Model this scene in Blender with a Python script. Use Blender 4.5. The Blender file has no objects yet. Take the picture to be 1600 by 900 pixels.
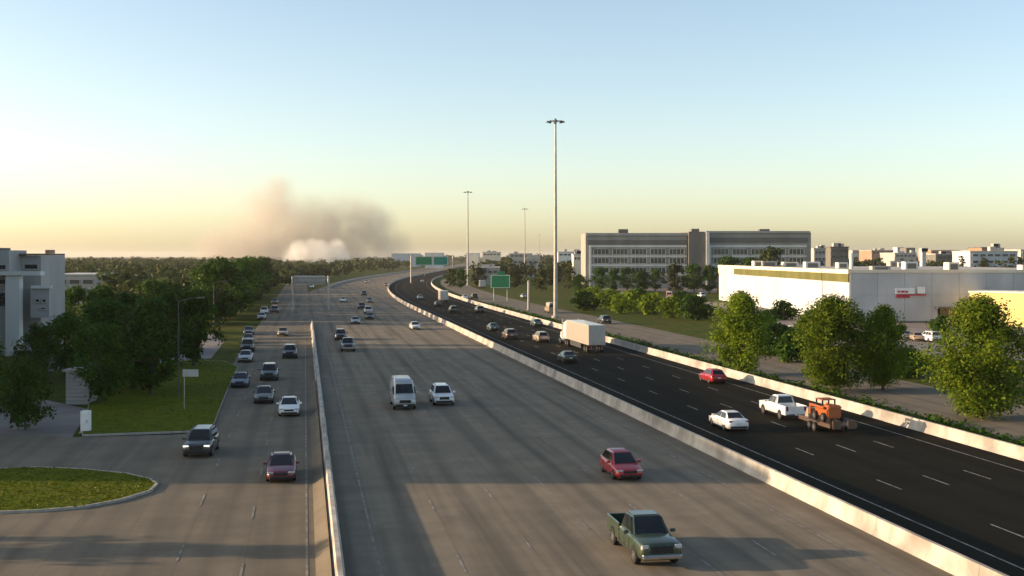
import bpy, bmesh, math, random
import numpy as np
from mathutils import Vector, Matrix

R = math.radians
scene = bpy.context.scene
col = scene.collection

# ------------------------------------------------------------------ camera, sky, sun, exposure
CAM_H, FPX, HZ = 14.0, 1820.0, 400.0          # camera height (m), focal length in 1600-px pixels, horizon row
cam = bpy.data.cameras.new('camera')
cam.sensor_width = 36.0
cam.lens = 36.0 * FPX / 1600.0
cam.shift_y = -(450.0 - HZ) / 1600.0
cam.clip_start, cam.clip_end = 0.5, 40000.0
cam_o = bpy.data.objects.new('camera', cam)
cam_o.location = (0, 0, CAM_H)
cam_o.rotation_euler = (R(90), 0, 0)
col.objects.link(cam_o)
scene.camera = cam_o

SUN_EL, SUN_AZ = R(11.0), R(-89.0)            # azimuth clockwise from +Y (view direction): the sun stands to the left
world = bpy.data.worlds.new('World')
scene.world = world
world.use_nodes = True
wn = world.node_tree
sky = wn.nodes.new('ShaderNodeTexSky')
sky.sky_type = 'NISHITA'
sky.sun_disc = False
sky.sun_elevation = SUN_EL
sky.sun_rotation = SUN_AZ
sky.altitude = 0
sky.air_density = 0.78
sky.dust_density = 1.3
sky.ozone_density = 0.3
bg = wn.nodes['Background']
bg.inputs['Strength'].default_value = 0.14
wn.links.new(sky.outputs[0], bg.inputs['Color'])

sun = bpy.data.lights.new('sun', 'SUN')
sun.energy = 4.5
sun.angle = R(0.55)
sun.color = (1.0, 0.69, 0.43)
sun_o = bpy.data.objects.new('sun', sun)
sd = Vector((math.cos(SUN_EL) * math.sin(SUN_AZ), math.cos(SUN_EL) * math.cos(SUN_AZ), math.sin(SUN_EL)))
sun_o.rotation_euler = sd.to_track_quat('Z', 'Y').to_euler()
sun_o.location = (-60, 60, 60)
col.objects.link(sun_o)

scene.view_settings.view_transform = 'Standard'
scene.view_settings.look = 'None'
scene.view_settings.gamma = 1.0
scene.view_settings.exposure = 1.0
scene.view_settings.use_curve_mapping = False
scene.cycles.use_denoising = True
scene.cycles.max_bounces = 6
scene.cycles.transparent_max_bounces = 8
scene.cycles.volume_bounces = 6

# ------------------------------------------------------------------ helpers
def at(x, y):
    """ground point under a photo pixel"""
    d = CAM_H * FPX / (y - HZ)
    return Vector(((x - 800.0) / FPX * d, d, 0.0))

def atd(x, d, z=0.0):
    """point at distance d in the direction of column x"""
    return Vector(((x - 800.0) / FPX * d, d, z))

UD = Vector((-324.0, 1820.0)).normalized()     # the highway's direction near the camera
ND = Vector((UD.y, -UD.x))
S0, RAD, S1 = 305.0, 2750.0, 800.0             # the highway bends between these lengths

def road(s, t):
    """point s metres along the highway, t metres across"""
    if s <= S0:
        p, h = UD * s, UD
    else:
        a = (min(s, S1) - S0) / RAD
        c, si = math.cos(a), math.sin(a)
        h = UD * c + ND * si
        p = UD * S0 + UD * (RAD * si) + ND * (RAD * (1 - c))
        if s > S1:
            p = p + h * (s - S1)
    n = Vector((h.y, -h.x))
    q = p + n * t
    return q.x, q.y

def heading_at(pt):
    s = pt.x * UD.x + pt.y * UD.y
    a = 0.0 if s <= S0 else (min(s, S1) - S0) / RAD
    return math.atan2(UD.y, UD.x) - a

class MB:
    def __init__(self):
        self.v, self.f = [], []
    def add(self, vs, fs):
        o = len(self.v)
        self.v += [tuple(p) for p in vs]
        self.f += [tuple(i + o for i in f) for f in fs]
        return self
    def box(self, x0, x1, y0, y1, z0, z1):
        vs = [(x0,y0,z0),(x1,y0,z0),(x1,y1,z0),(x0,y1,z0),(x0,y0,z1),(x1,y0,z1),(x1,y1,z1),(x0,y1,z1)]
        return self.add(vs, [(3,2,1,0),(4,5,6,7),(0,1,5,4),(1,2,6,5),(2,3,7,6),(3,0,4,7)])
    def bbox(self, x0, x1, y0, y1, z0, z1, b=0.03, seg=1):
        bm = bmesh.new()
        bmesh.ops.create_cube(bm, size=1.0)
        for v in bm.verts:
            v.co = Vector(((x0+x1)/2 + v.co.x*(x1-x0), (y0+y1)/2 + v.co.y*(y1-y0), (z0+z1)/2 + v.co.z*(z1-z0)))
        bmesh.ops.bevel(bm, geom=bm.edges[:], offset=b, segments=seg, affect='EDGES')
        bm.verts.index_update()
        self.add([v.co for v in bm.verts], [[v.index for v in f.verts] for f in bm.faces])
        bm.free()
        return self
    def tube(self, p0, p1, r0, r1=None, n=8, caps=True):
        r1 = r0 if r1 is None else r1
        p0, p1 = Vector(p0), Vector(p1)
        d = (p1 - p0).normalized()
        a = d.orthogonal().normalized()
        b = d.cross(a)
        vs = []
        for p, r in ((p0, r0), (p1, r1)):
            for i in range(n):
                t = 2*math.pi*i/n
                vs.append(p + a*(r*math.cos(t)) + b*(r*math.sin(t)))
        fs = [(i, (i+1) % n, n+(i+1) % n, n+i) for i in range(n)]
        if caps:
            fs += [tuple(range(n-1, -1, -1)), tuple(range(n, 2*n))]
        return self.add(vs, fs)
    def loft(self, rings, caps=True):
        n = len(rings[0])
        vs = [p for r in rings for p in r]
        fs = []
        for k in range(len(rings)-1):
            for i in range(n):
                j = (i+1) % n
                fs.append((k*n+i, k*n+j, (k+1)*n+j, (k+1)*n+i))
        if caps:
            fs.append(tuple(range(n-1, -1, -1)))
            fs.append(tuple(range((len(rings)-1)*n, len(rings)*n)))
        return self.add(vs, fs)
    def quad(self, a, b, c, d):
        return self.add([a, b, c, d], [(0, 1, 2, 3)])
    def mesh(self, name, smooth=False, ang=40):
        me = bpy.data.meshes.new(name)
        me.from_pydata(self.v, [], self.f)
        bm = bmesh.new()
        bm.from_mesh(me)
        bmesh.ops.recalc_face_normals(bm, faces=bm.faces[:])
        bm.to_mesh(me)
        bm.free()
        if smooth:
            me.polygons.foreach_set('use_smooth', [True]*len(me.polygons))
            me.set_sharp_from_angle(angle=R(ang))
        return me

def link(name, me, mat=None, parent=None):
    o = bpy.data.objects.new(name, me)
    col.objects.link(o)
    if mat is not None and me is not None and len(me.materials) == 0:
        me.materials.append(mat)
    elif mat is not None and me is not None and me.materials[0] is not mat:
        o.material_slots[0].link = 'OBJECT'
        o.material_slots[0].material = mat
    if parent is not None:
        o.parent = parent
    return o

def part(name, mb, mat, parent, smooth=False, ang=40):
    return link(name, mb.mesh(name, smooth, ang), mat, parent)

def tag(o, label=None, cat=None, group=None, kind=None):
    if label: o['label'] = label
    if cat: o['category'] = cat
    if group: o['group'] = group
    if kind: o['kind'] = kind
    return o

def empty(name, loc=(0, 0, 0), rz=0.0):
    o = bpy.data.objects.new(name, None)
    o.empty_display_size = 0.5
    o.location = loc
    o.rotation_euler = (0, 0, rz)
    col.objects.link(o)
    return o

# ------------------------------------------------------------------ materials
def mat_base(name):
    m = bpy.data.materials.new(name)
    m.use_nodes = True
    return m, m.node_tree.nodes, m.node_tree.links, m.node_tree.nodes['Principled BSDF']

def noise_mat(name, c0, c1, scale=1.0, rough=0.85, detail=6.0, stretch=(1, 1, 1), rot=0.0, c2=None, scale2=0.05, mix2=0.5, bump=0.0, spec=0.3, metal=0.0, lo=0.35, hi=0.65):
    m, n, l, b = mat_base(name)
    tc = n.new('ShaderNodeTexCoord')
    mp = n.new('ShaderNodeMapping')
    mp.inputs['Scale'].default_value = stretch
    mp.inputs['Rotation'].default_value = (0, 0, rot)
    l.new(tc.outputs['Object'], mp.inputs['Vector'])
    nz = n.new('ShaderNodeTexNoise')
    nz.inputs['Scale'].default_value = scale
    nz.inputs['Detail'].default_value = detail
    l.new(mp.outputs[0], nz.inputs['Vector'])
    cr = n.new('ShaderNodeValToRGB')
    cr.color_ramp.elements[0].position, cr.color_ramp.elements[1].position = lo, hi
    cr.color_ramp.elements[0].color, cr.color_ramp.elements[1].color = (*c0, 1), (*c1, 1)
    l.new(nz.outputs[0], cr.inputs[0])
    out = cr.outputs[0]
    if c2 is not None:
        nz2 = n.new('ShaderNodeTexNoise')
        nz2.inputs['Scale'].default_value = scale2
        nz2.inputs['Detail'].default_value = 4
        l.new(tc.outputs['Object'], nz2.inputs['Vector'])
        mr = n.new('ShaderNodeMapRange')
        mr.inputs['From Min'].default_value, mr.inputs['From Max'].default_value = 0.42, 0.66
        mr.inputs['To Max'].default_value = mix2
        l.new(nz2.outputs[0], mr.inputs['Value'])
        mx = n.new('ShaderNodeMixRGB')
        l.new(mr.outputs[0], mx.inputs[0])
        l.new(out, mx.inputs[1])
        mx.inputs[2].default_value = (*c2, 1)
        out = mx.outputs[0]
    l.new(out, b.inputs['Base Color'])
    b.inputs['Roughness'].default_value = rough
    b.inputs['Metallic'].default_value = metal
    b.inputs['Specular IOR Level'].default_value = spec
    if bump:
        bp = n.new('ShaderNodeBump')
        bp.inputs['Strength'].default_value = bump
        bp.inputs['Distance'].default_value = 0.05
        l.new(nz.outputs[0], bp.inputs['Height'])
        l.new(bp.outputs[0], b.inputs['Normal'])
    return m

def paint_mat(name, c, rough=0.32, metal=0.0, coat=0.6):
    m, n, l, b = mat_base(name)
    tc = n.new('ShaderNodeTexCoord')
    nz = n.new('ShaderNodeTexNoise')
    nz.inputs['Scale'].default_value = 1.7
    nz.inputs['Detail'].default_value = 8
    l.new(tc.outputs['Object'], nz.inputs['Vector'])
    mr = n.new('ShaderNodeMapRange')
    mr.inputs['From Min'].default_value, mr.inputs['From Max'].default_value = 0.4, 0.75
    mr.inputs['To Max'].default_value = 0.35
    l.new(nz.outputs[0], mr.inputs['Value'])
    mx = n.new('ShaderNodeMixRGB')
    mx.inputs[1].default_value = (*c, 1)
    mx.inputs[2].default_value = (c[0]*0.6+0.04, c[1]*0.6+0.037, c[2]*0.6+0.032, 1)   # road dust
    l.new(mr.outputs[0], mx.inputs[0])
    l.new(mx.outputs[0], b.inputs['Base Color'])
    b.inputs['Roughness'].default_value = rough
    b.inputs['Metallic'].default_value = metal
    b.inputs['Coat Weight'].default_value = coat
    b.inputs['Coat Roughness'].default_value = 0.12
    return m

def leaf_mat(name, c0, c1, c2, transl=0.3):
    m, n, l, b = mat_base(name)
    ge = n.new('ShaderNodeNewGeometry')
    oi = n.new('ShaderNodeObjectInfo')
    cr = n.new('ShaderNodeValToRGB')
    e = cr.color_ramp.elements
    e[0].position, e[0].color = 0.0, (*c0, 1)
    e[1].position, e[1].color = 1.0, (*c2, 1)
    k = e.new(0.5)
    k.color = (*c1, 1)
    l.new(ge.outputs['Random Per Island'], cr.inputs[0])
    hs = n.new('ShaderNodeHueSaturation')
    mr = n.new('ShaderNodeMapRange')
    mr.inputs['To Min'].default_value, mr.inputs['To Max'].default_value = 0.72, 1.2
    l.new(oi.outputs['Random'], mr.inputs['Value'])
    l.new(mr.outputs[0], hs.inputs['Value'])
    l.new(cr.outputs[0], hs.inputs['Color'])
    l.new(hs.outputs[0], b.inputs['Base Color'])
    b.inputs['Roughness'].default_value = 0.6
    b.inputs['Specular IOR Level'].default_value = 0.12
    tr = n.new('ShaderNodeBsdfTranslucent')
    l.new(hs.outputs[0], tr.inputs['Color'])
    ms = n.new('ShaderNodeMixShader')
    ms.inputs[0].default_value = transl
    l.new(b.outputs[0], ms.inputs[1])
    l.new(tr.outputs[0], ms.inputs[2])
    l.new(ms.outputs[0], n['Material Output'].inputs['Surface'])
    return m

def emit_mat(name, c, strength):
    m, n, l, b = mat_base(name)
    b.inputs['Base Color'].default_value = (*c, 1)
    b.inputs['Emission Color'].default_value = (*c, 1)
    b.inputs['Emission Strength'].default_value = strength
    return m

def road_mat(name, c0, c1, stain, slab=None, tyre=0.5, lane=3.65, t0=0.0, spec=0.12):
    """pavement with blotches, patches and darkened wheel tracks running along the highway"""
    m, n, l, b = mat_base(name)
    tc = n.new('ShaderNodeTexCoord')
    mp = n.new('ShaderNodeMapping')                        # rotate so that x runs across the road and y along it
    mp.vector_type = 'TEXTURE'
    mp.inputs['Rotation'].default_value = (0, 0, math.atan2(UD.y, UD.x) - math.pi/2)
    l.new(tc.outputs['Object'], mp.inputs['Vector'])
    nz = n.new('ShaderNodeTexNoise'); nz.inputs['Scale'].default_value = 0.35; nz.inputs['Detail'].default_value = 9
    nz.inputs['Roughness'].default_value = 0.65
    l.new(mp.outputs[0], nz.inputs['Vector'])
    cr = n.new('ShaderNodeValToRGB')
    cr.color_ramp.elements[0].position, cr.color_ramp.elements[1].position = 0.32, 0.68
    cr.color_ramp.elements[0].color, cr.color_ramp.elements[1].color = (*c0, 1), (*c1, 1)
    l.new(nz.outputs[0], cr.inputs[0])
    st = n.new('ShaderNodeMapping'); st.inputs['Scale'].default_value = (1.1, 0.03, 1)
    l.new(mp.outputs[0], st.inputs['Vector'])
    nz2 = n.new('ShaderNodeTexNoise'); nz2.inputs['Scale'].default_value = 1.0; nz2.inputs['Detail'].default_value = 5
    l.new(st.outputs[0], nz2.inputs['Vector'])
    mr = n.new('ShaderNodeMapRange'); mr.inputs['From Min'].default_value = 0.45; mr.inputs['From Max'].default_value = 0.75
    mr.inputs['To Max'].default_value = tyre
    l.new(nz2.outputs[0], mr.inputs['Value'])
    # oil and rubber down each lane's middle
    sx = n.new('ShaderNodeSeparateXYZ'); l.new(mp.outputs[0], sx.inputs[0])
    sub = n.new('ShaderNodeMath'); sub.operation = 'SUBTRACT'; sub.inputs[1].default_value = t0
    l.new(sx.outputs['X'], sub.inputs[0])
    dv = n.new('ShaderNodeMath'); dv.operation = 'DIVIDE'; dv.inputs[1].default_value = lane
    l.new(sub.outputs[0], dv.inputs[0])
    fr = n.new('ShaderNodeMath'); fr.operation = 'FRACT'; l.new(dv.outputs[0], fr.inputs[0])
    pp = n.new('ShaderNodeMath'); pp.operation = 'PINGPONG'; pp.inputs[1].default_value = 0.5
    l.new(fr.outputs[0], pp.inputs[0])
    lm = n.new('ShaderNodeMapRange'); lm.interpolation_type = 'SMOOTHSTEP'
    lm.inputs['From Min'].default_value = 0.25; lm.inputs['From Max'].default_value = 0.5
    lm.inputs['To Max'].default_value = 0.32 * tyre / 0.5
    l.new(pp.outputs[0], lm.inputs['Value'])
    ad = n.new('ShaderNodeMath'); ad.operation = 'ADD'; ad.use_clamp = True
    l.new(mr.outputs[0], ad.inputs[0]); l.new(lm.outputs[0], ad.inputs[1])
    mx = n.new('ShaderNodeMixRGB'); l.new(ad.outputs[0], mx.inputs[0])
    l.new(cr.outputs[0], mx.inputs[1]); mx.inputs[2].default_value = (*stain, 1)
    out = mx.outputs[0]
    if slab:
        # faint sawn joints and slab-to-slab tone
        bk = n.new('ShaderNodeTexBrick')
        bk.offset = 0.0
        bk.inputs['Scale'].default_value = 1.0
        bk.inputs['Brick Width'].default_value = lane
        bk.inputs['Row Height'].default_value = slab
        bk.inputs['Mortar Size'].default_value = 0.02
        bk.inputs['Color1'].default_value = (0.92, 0.92, 0.92, 1)
        bk.inputs['Color2'].default_value = (1.06, 1.05, 1.04, 1)
        bk.inputs['Mortar'].default_value = (0.74, 0.74, 0.74, 1)
        mo = n.new('ShaderNodeMapping'); mo.inputs['Location'].default_value = (-t0, 0, 0)
        l.new(mp.outputs[0], mo.inputs['Vector']); l.new(mo.outputs[0], bk.inputs['Vector'])
        ml = n.new('ShaderNodeMixRGB'); ml.blend_type = 'MULTIPLY'; ml.inputs[0].default_value = 0.8
        l.new(out, ml.inputs[1]); l.new(bk.outputs['Color'], ml.inputs[2])
        out = ml.outputs[0]
    l.new(out, b.inputs['Base Color'])
    b.inputs['Roughness'].default_value = 0.85
    b.inputs['Specular IOR Level'].default_value = spec
    b.inputs['Roughness'].default_value = 0.95
    return m

M = {}
M['concrete_road'] = road_mat('concrete_road', (0.160, 0.140, 0.104), (0.226, 0.196, 0.145), (0.100, 0.090, 0.070), slab=4.6, t0=3.45, tyre=0.72)
M['asphalt'] = road_mat('asphalt', (0.011, 0.0115, 0.008), (0.018, 0.018, 0.013), (0.008, 0.008, 0.006), tyre=0.6, t0=31.5, spec=0.04)
M['frontage'] = road_mat('frontage', (0.138, 0.122, 0.091), (0.190, 0.166, 0.123), (0.090, 0.081, 0.063), slab=4.6, lane=3.0, t0=0.3)
M['lot'] = noise_mat('lot', (0.17, 0.15, 0.13), (0.26, 0.23, 0.205), scale=0.2, c2=(0.11, 0.10, 0.09), scale2=0.04, mix2=0.6)
M['line'] = noise_mat('line', (0.12, 0.117, 0.105), (0.28, 0.27, 0.25), scale=1.4, lo=0.35, hi=0.6)
M['line_worn'] = noise_mat('line_worn', (0.13, 0.12, 0.095), (0.26, 0.245, 0.21), scale=1.2, lo=0.38, hi=0.66)
M['barrier'] = noise_mat('barrier', (0.34, 0.32, 0.28), (0.52, 0.49, 0.43), scale=0.9, stretch=(1, 1, 0.25), c2=(0.20, 0.185, 0.16), scale2=0.45, mix2=0.8, rough=0.9)
M['grass'] = noise_mat('grass', (0.028, 0.045, 0.004), (0.065, 0.085, 0.008), scale=0.6, spec=0.05, c2=(0.085, 0.072, 0.018), scale2=0.05, mix2=0.55, rough=0.95, detail=10)
M['lawn'] = noise_mat('lawn', (0.058, 0.085, 0.002), (0.105, 0.125, 0.005), scale=0.8, spec=0.05, c2=(0.10, 0.095, 0.008), scale2=0.15, mix2=0.5, rough=0.95, detail=10)
M['kerb'] = noise_mat('kerb', (0.26, 0.25, 0.22), (0.36, 0.345, 0.31), scale=2.0)
M['steel'] = noise_mat('steel', (0.30, 0.30, 0.29), (0.40, 0.40, 0.38), scale=1.5, rough=0.5, metal=0.6)
M['dark_steel'] = noise_mat('dark_steel', (0.06, 0.06, 0.06), (0.10, 0.10, 0.095), scale=2.0, rough=0.6)
M['green_sign'] = noise_mat('green_sign', (0.012, 0.15, 0.065), (0.016, 0.185, 0.08), scale=0.6, rough=0.5)
M['teal_sign'] = noise_mat('teal_sign', (0.01, 0.17, 0.13), (0.015, 0.21, 0.16), scale=0.6, rough=0.5)
M['white_trim'] = noise_mat('white_trim', (0.66, 0.66, 0.64), (0.78, 0.78, 0.76), scale=2.0, rough=0.5)
M['sign_back'] = noise_mat('sign_back', (0.36, 0.37, 0.36), (0.46, 0.47, 0.46), scale=0.8, rough=0.55, metal=0.3)
M['bark'] = noise_mat('bark', (0.045, 0.034, 0.025), (0.10, 0.08, 0.06), scale=6, stretch=(1, 1, 0.2), bump=0.4)
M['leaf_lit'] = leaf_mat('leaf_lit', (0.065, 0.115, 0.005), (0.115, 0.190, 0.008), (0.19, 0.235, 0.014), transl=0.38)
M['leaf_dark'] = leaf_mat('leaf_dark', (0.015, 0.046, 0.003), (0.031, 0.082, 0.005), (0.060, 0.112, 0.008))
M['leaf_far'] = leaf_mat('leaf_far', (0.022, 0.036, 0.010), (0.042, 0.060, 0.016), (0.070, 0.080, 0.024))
M['glass'] = noise_mat('glass', (0.006, 0.008, 0.009), (0.018, 0.021, 0.022), scale=1.3, rough=0.03, spec=0.5)
M['pane'] = noise_mat('pane', (0.03, 0.042, 0.045), (0.06, 0.075, 0.078), scale=0.15, rough=0.1, spec=0.6)
M['tyre'] = noise_mat('tyre', (0.012, 0.012, 0.012), (0.025, 0.024, 0.023), scale=8, rough=0.9)
M['rim'] = noise_mat('rim', (0.22, 0.22, 0.22), (0.36, 0.36, 0.36), scale=5, rough=0.35, metal=0.8)
M['black_plastic'] = noise_mat('black_plastic', (0.012, 0.012, 0.013), (0.028, 0.028, 0.028), scale=6, rough=0.6)
M['chrome'] = noise_mat('chrome', (0.45, 0.45, 0.45), (0.6, 0.6, 0.6), scale=5, rough=0.25, metal=1.0)
M['lamp_lens'] = noise_mat('lamp_lens', (0.34, 0.35, 0.36), (0.5, 0.51, 0.52), scale=9, rough=0.15, spec=0.8)
M['lamp_on'] = emit_mat('lamp_on', (1.0, 0.93, 0.8), 0.45)
M['tail'] = noise_mat('tail', (0.16, 0.006, 0.006), (0.28, 0.012, 0.010), scale=7, rough=0.25)
M['plate'] = noise_mat('plate', (0.55, 0.56, 0.56), (0.68, 0.68, 0.68), scale=9)
M['bed_liner'] = noise_mat('bed_liner', (0.018, 0.018, 0.018), (0.035, 0.034, 0.032), scale=4, rough=0.9)
PAINT = {
 'white': (0.74, 0.74, 0.72), 'silver': (0.42, 0.44, 0.44), 'grey': (0.13, 0.135, 0.14), 'dark': (0.028, 0.031, 0.034),
 'black': (0.012, 0.012, 0.013), 'red': (0.30, 0.007, 0.014), 'maroon': (0.10, 0.010, 0.020), 'green': (0.022, 0.042, 0.022),
 'navy': (0.022, 0.030, 0.085), 'tan': (0.33, 0.27, 0.18), 'brown': (0.10, 0.065, 0.045), 'olive': (0.05, 0.052, 0.038),
 'orange': (0.36, 0.095, 0.022), 'trailer_white': (0.50, 0.46, 0.39), 'pink': (0.52, 0.36, 0.36), 'teal': (0.04, 0.075, 0.07),
}
for k, c in PAINT.items():
    M['paint_' + k] = paint_mat('paint_' + k, c, metal=0.35 if k in ('silver', 'grey') else 0.0)
M['steel_pole'] = noise_mat('steel_pole', (0.30, 0.285, 0.26), (0.38, 0.36, 0.33), scale=0.7, rough=0.6, metal=0.2)

# ------------------------------------------------------------------ ground and roads
def sheet(name, pts, z, mat, parent=None, kind=None):
    me = bpy.data.meshes.new(name)
    me.from_pydata([(p[0], p[1], z) for p in pts], [], [tuple(range(len(pts)))])
    bm = bmesh.new(); bm.from_mesh(me)
    for f in bm.faces:
        if f.normal.z < 0: f.normal_flip()
    bmesh.ops.triangulate(bm, faces=bm.faces[:])
    bm.to_mesh(me); bm.free()
    o = link(name, me, mat, parent)
    if kind: o['kind'] = kind
    return o

def strip_mb(ss, t0, t1, z, fn=road):
    mb = MB()
    f0 = t0 if callable(t0) else (lambda s: t0)
    f1 = t1 if callable(t1) else (lambda s: t1)
    vs, fs = [], []
    for s in ss:
        a, b = fn(s, f0(s)), fn(s, f1(s))
        vs += [(a[0], a[1], z), (b[0], b[1], z)]
    for i in range(len(ss) - 1):
        fs.append((2*i, 2*i+1, 2*i+3, 2*i+2))
    return mb.add(vs, fs)

def straight(s, t):
    q = UD * s + ND * t
    return q.x, q.y

def srange(a, b, step=12.0):
    n = max(1, int(math.ceil((b - a) / step)))
    return [a + (b - a) * i / n for i in range(n + 1)]

ground = sheet('ground', [(-9000, -400), (9000, -400), (9000, 16000), (-9000, 16000)], 0.0, M['grass'], kind='structure')

def roadway(name, ss, t0, t1, z, mat, fn=road):
    o = link(name, strip_mb(ss, t0, t1, z, fn).mesh(name), mat)
    o['kind'] = 'structure'
    return o

main_road = roadway('highway', srange(-20, 2600, 10), lambda s: 1.2 if s < 560 else 1.2, 28.2, 0.060, M['concrete_road'])
right_road = roadway('express_road', srange(-20, 2600, 10), 28.2, 48.2, 0.056, M['asphalt'])
left_road = roadway('frontage_road', srange(-20, 760, 10), -9.2, 1.2, 0.056, M['frontage'], straight)
merge = roadway('slip_ramp', srange(236, 560, 10), lambda s: -9.0 + (s-236)/324*9, 3.0, 0.064, M['concrete_road'], lambda s, t: straight(s, t) if s < S0 else road(s, t))
service = roadway('service_road', srange(40, 700, 10), 53.0, 66.0, 0.052, M['frontage'], road)

def lane_line(name, parent, s0, s1, t, w=0.12, dash=3.05, gap=9.15, z=0.068, fn=road, phase=0.0):
    mb = MB()
    if dash is None:
        ss = srange(s0, s1, 10)
        mb = strip_mb(ss, t - w/2, t + w/2, z, fn)
    else:
        s = s0 + phase
        while s < s1:
            a = strip_mb([s, s + dash], t - w/2, t + w/2, z, fn)
            mb.add(a.v, a.f)
            s += dash + gap
    return part(name, mb, M['line' if parent is right_road else 'line_worn'], parent)

for i, t in enumerate((7.0, 10.65, 14.3, 17.95, 21.6)):
    lane_line('lane_marking', main_road, -10, 700, t, phase=(i * 3.1) % 12.2)
lane_line('edge_line', main_road, -10, 900, 3.3, dash=None)
lane_line('edge_line', main_road, -10, 900, 25.25, dash=None)
for i, t in enumerate((35.1, 38.65, 42.2)):
    # the three dashes seen near the right edge of the photo sit at s of about 73
    lane_line('lane_marking', right_road, -10, 700, t, z=0.064, phase=(1.2, 2.0, 3.2)[i])
lane_line('edge_line', right_road, -10, 900, 31.5, dash=None, z=0.064)
lane_line('edge_line', right_road, -10, 900, 45.8, dash=None, z=0.064)
for i, t in enumerate((-2.75, -5.75)):
    lane_line('lane_marking', left_road, -10, 420, t, z=0.070, fn=straight, phase=i*4.0)
lane_line('edge_line', left_road, 92, 420, -8.8, dash=None, z=0.070, fn=straight)
lane_line('edge_line', left_road, -10, 230, 0.1, dash=None, z=0.070, fn=straight)
lane_line('lane_marking', service, 50, 600, 59.5, z=0.062)

# cross street, junction apron and grass islands on the left
def px(pts):
    return [tuple(at(x, y))[:2] for x, y in pts]
tl = lambda s, t: straight(s, t)
lawn_y0 = 64.0
cross = sheet('cross_street', [(-120, 20), tl(20, -9.2), tl(95, -9.2), (at(330, 678).x, at(330, 678).y), (at(120, 684).x, at(120, 684).y), (-46, 93), (-120, 93)], 0.050, M['frontage'], kind='structure')

def raised(name, outline, z0, z1, mat, label, cat, inset=0.18):
    """kerbed island: the kerb is a real step, grass inside"""
    n = len(outline)
    c = Vector((sum(p[0] for p in outline)/n, sum(p[1] for p in outline)/n))
    inner = [tuple(Vector(p) + (c - Vector(p)).normalized()*inset) for p in outline]
    mb = MB()
    vs = [(p[0], p[1], z0) for p in outline] + [(p[0], p[1], z1) for p in outline] + [(p[0], p[1], z1) for p in inner] + [(p[0], p[1], z1-0.03) for p in inner]
    fs = []
    for i in range(n):
        j = (i+1) % n
        fs += [(i, j, n+j, n+i), (n+i, n+j, 2*n+j, 2*n+i), (2*n+i, 2*n+j, 3*n+j, 3*n+i)]
    kb = part('kerb', mb.add(vs, fs), M['kerb'], None)
    g = sheet(name, inner, z1-0.02, mat)
    kb.parent = g
    g['kind'] = 'structure'
    return g

isl = [(-40, 737), (60, 733), (130, 736), (200, 743), (238, 752), (247, 760), (236, 771), (190, 785), (130, 796), (60, 802), (-40, 806), (-300, 808), (-300, 737)]
island = raised('lawn_island', px(isl), 0.04, 0.19, M['lawn'], '', '')
# lawn beside the frontage road
lw = [(128, 683), (330, 676), (352, 620), (372, 575), (352, 566), (300, 564), (150, 580)]
lawn = raised('lawn_verge', px(lw), 0.04, 0.19, M['lawn'], '', '')

def tufts(name, label, outline, n, seed, z):
    rng = np.random.default_rng(seed)
    P = np.array(outline)
    lo, hi = P.min(0), P.max(0)
    lo[0] = max(lo[0], -46)
    out = []
    while sum(len(o) for o in out) < n:
        q = lo + (hi - lo) * rng.random((4000, 2))
        ins = np.zeros(len(q), bool)
        for i in range(len(P)):
            a, b = P[i], P[i-1]
            c = ((a[1] > q[:, 1]) != (b[1] > q[:, 1])) & (q[:, 0] < (b[0]-a[0])*(q[:, 1]-a[1])/(b[1]-a[1]+1e-9) + a[0])
            ins ^= c
        out.append(q[ins])
    q = np.concatenate(out)[:n]
    ang = rng.random(n) * 6.283
    d = np.stack([np.cos(ang), np.sin(ang)], 1)
    w = 0.05 + 0.07 * rng.random((n, 1))
    h = 0.02 + 0.05 * rng.random(n) ** 2
    v = np.zeros((n, 4, 3))
    lean = rng.normal(size=(n, 2)) * 0.05
    v[:, 0, :2] = q - d * w; v[:, 1, :2] = q + d * w
    v[:, 2, :2] = q + d * w * 0.5 + lean; v[:, 3, :2] = q - d * w * 0.5 + lean
    v[:, :2, 2] = z; v[:, 2:, 2] = (z + h)[:, None]
    me = bpy.data.meshes.new(name)
    me.from_pydata(v.reshape(-1, 3).tolist(), [], np.arange(4 * n).reshape(-1, 4).tolist())
    tag(link(name, me, M['blade']), label, 'grass', kind='stuff')
M['blade'] = leaf_mat('blade', (0.055, 0.088, 0.003), (0.095, 0.125, 0.005), (0.15, 0.14, 0.014))
tufts('grass', 'short yellow green grass on the kerbed lawn island', [tuple(p) for p in px(isl)], 9000, 51, 0.165)
tufts('grass', 'short dark green grass on the verge beside the frontage road', [tuple(p) for p in px(lw)], 8000, 52, 0.165)

# paved lots
sheet('parking_lot', px([(-60, 690), (110, 688), (140, 640), (70, 625), (-60, 625)]), 0.030, M['lot'], kind='structure')
sheet('parking_lot', px([(40, 585), (330, 560), (350, 535), (330, 520), (110, 540)]), 0.026, M['lot'], kind='structure')
sheet('parking_lot', px([(270, 440), (380, 438), (395, 425), (320, 423)]), 0.030, M['lot'], kind='structure')
sheet('parking_lot', px([(1090, 470), (1700, 512), (1700, 566), (1420, 556), (1200, 528)]), 0.022, M['lot'], kind='structure')
sheet('parking_lot', px([(900, 452), (1120, 458), (1120, 436), (900, 434)]), 0.024, M['lot'], kind='structure')
sheet('parking_lot', px([(830, 430), (1700, 432), (1700, 418), (830, 418)]), 0.024, M['lot'], kind='structure')

# ------------------------------------------------------------------ concrete barriers
PROF = [(-0.30, 0.0), (-0.30, 0.08), (-0.17, 0.32), (-0.11, 0.90), (0.11, 0.90), (0.17, 0.32), (0.30, 0.08), (0.30, 0.0)]
APRON = [(-0.98, 0.0), (-0.31, 0.40), (-0.31, 0.0)]

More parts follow.
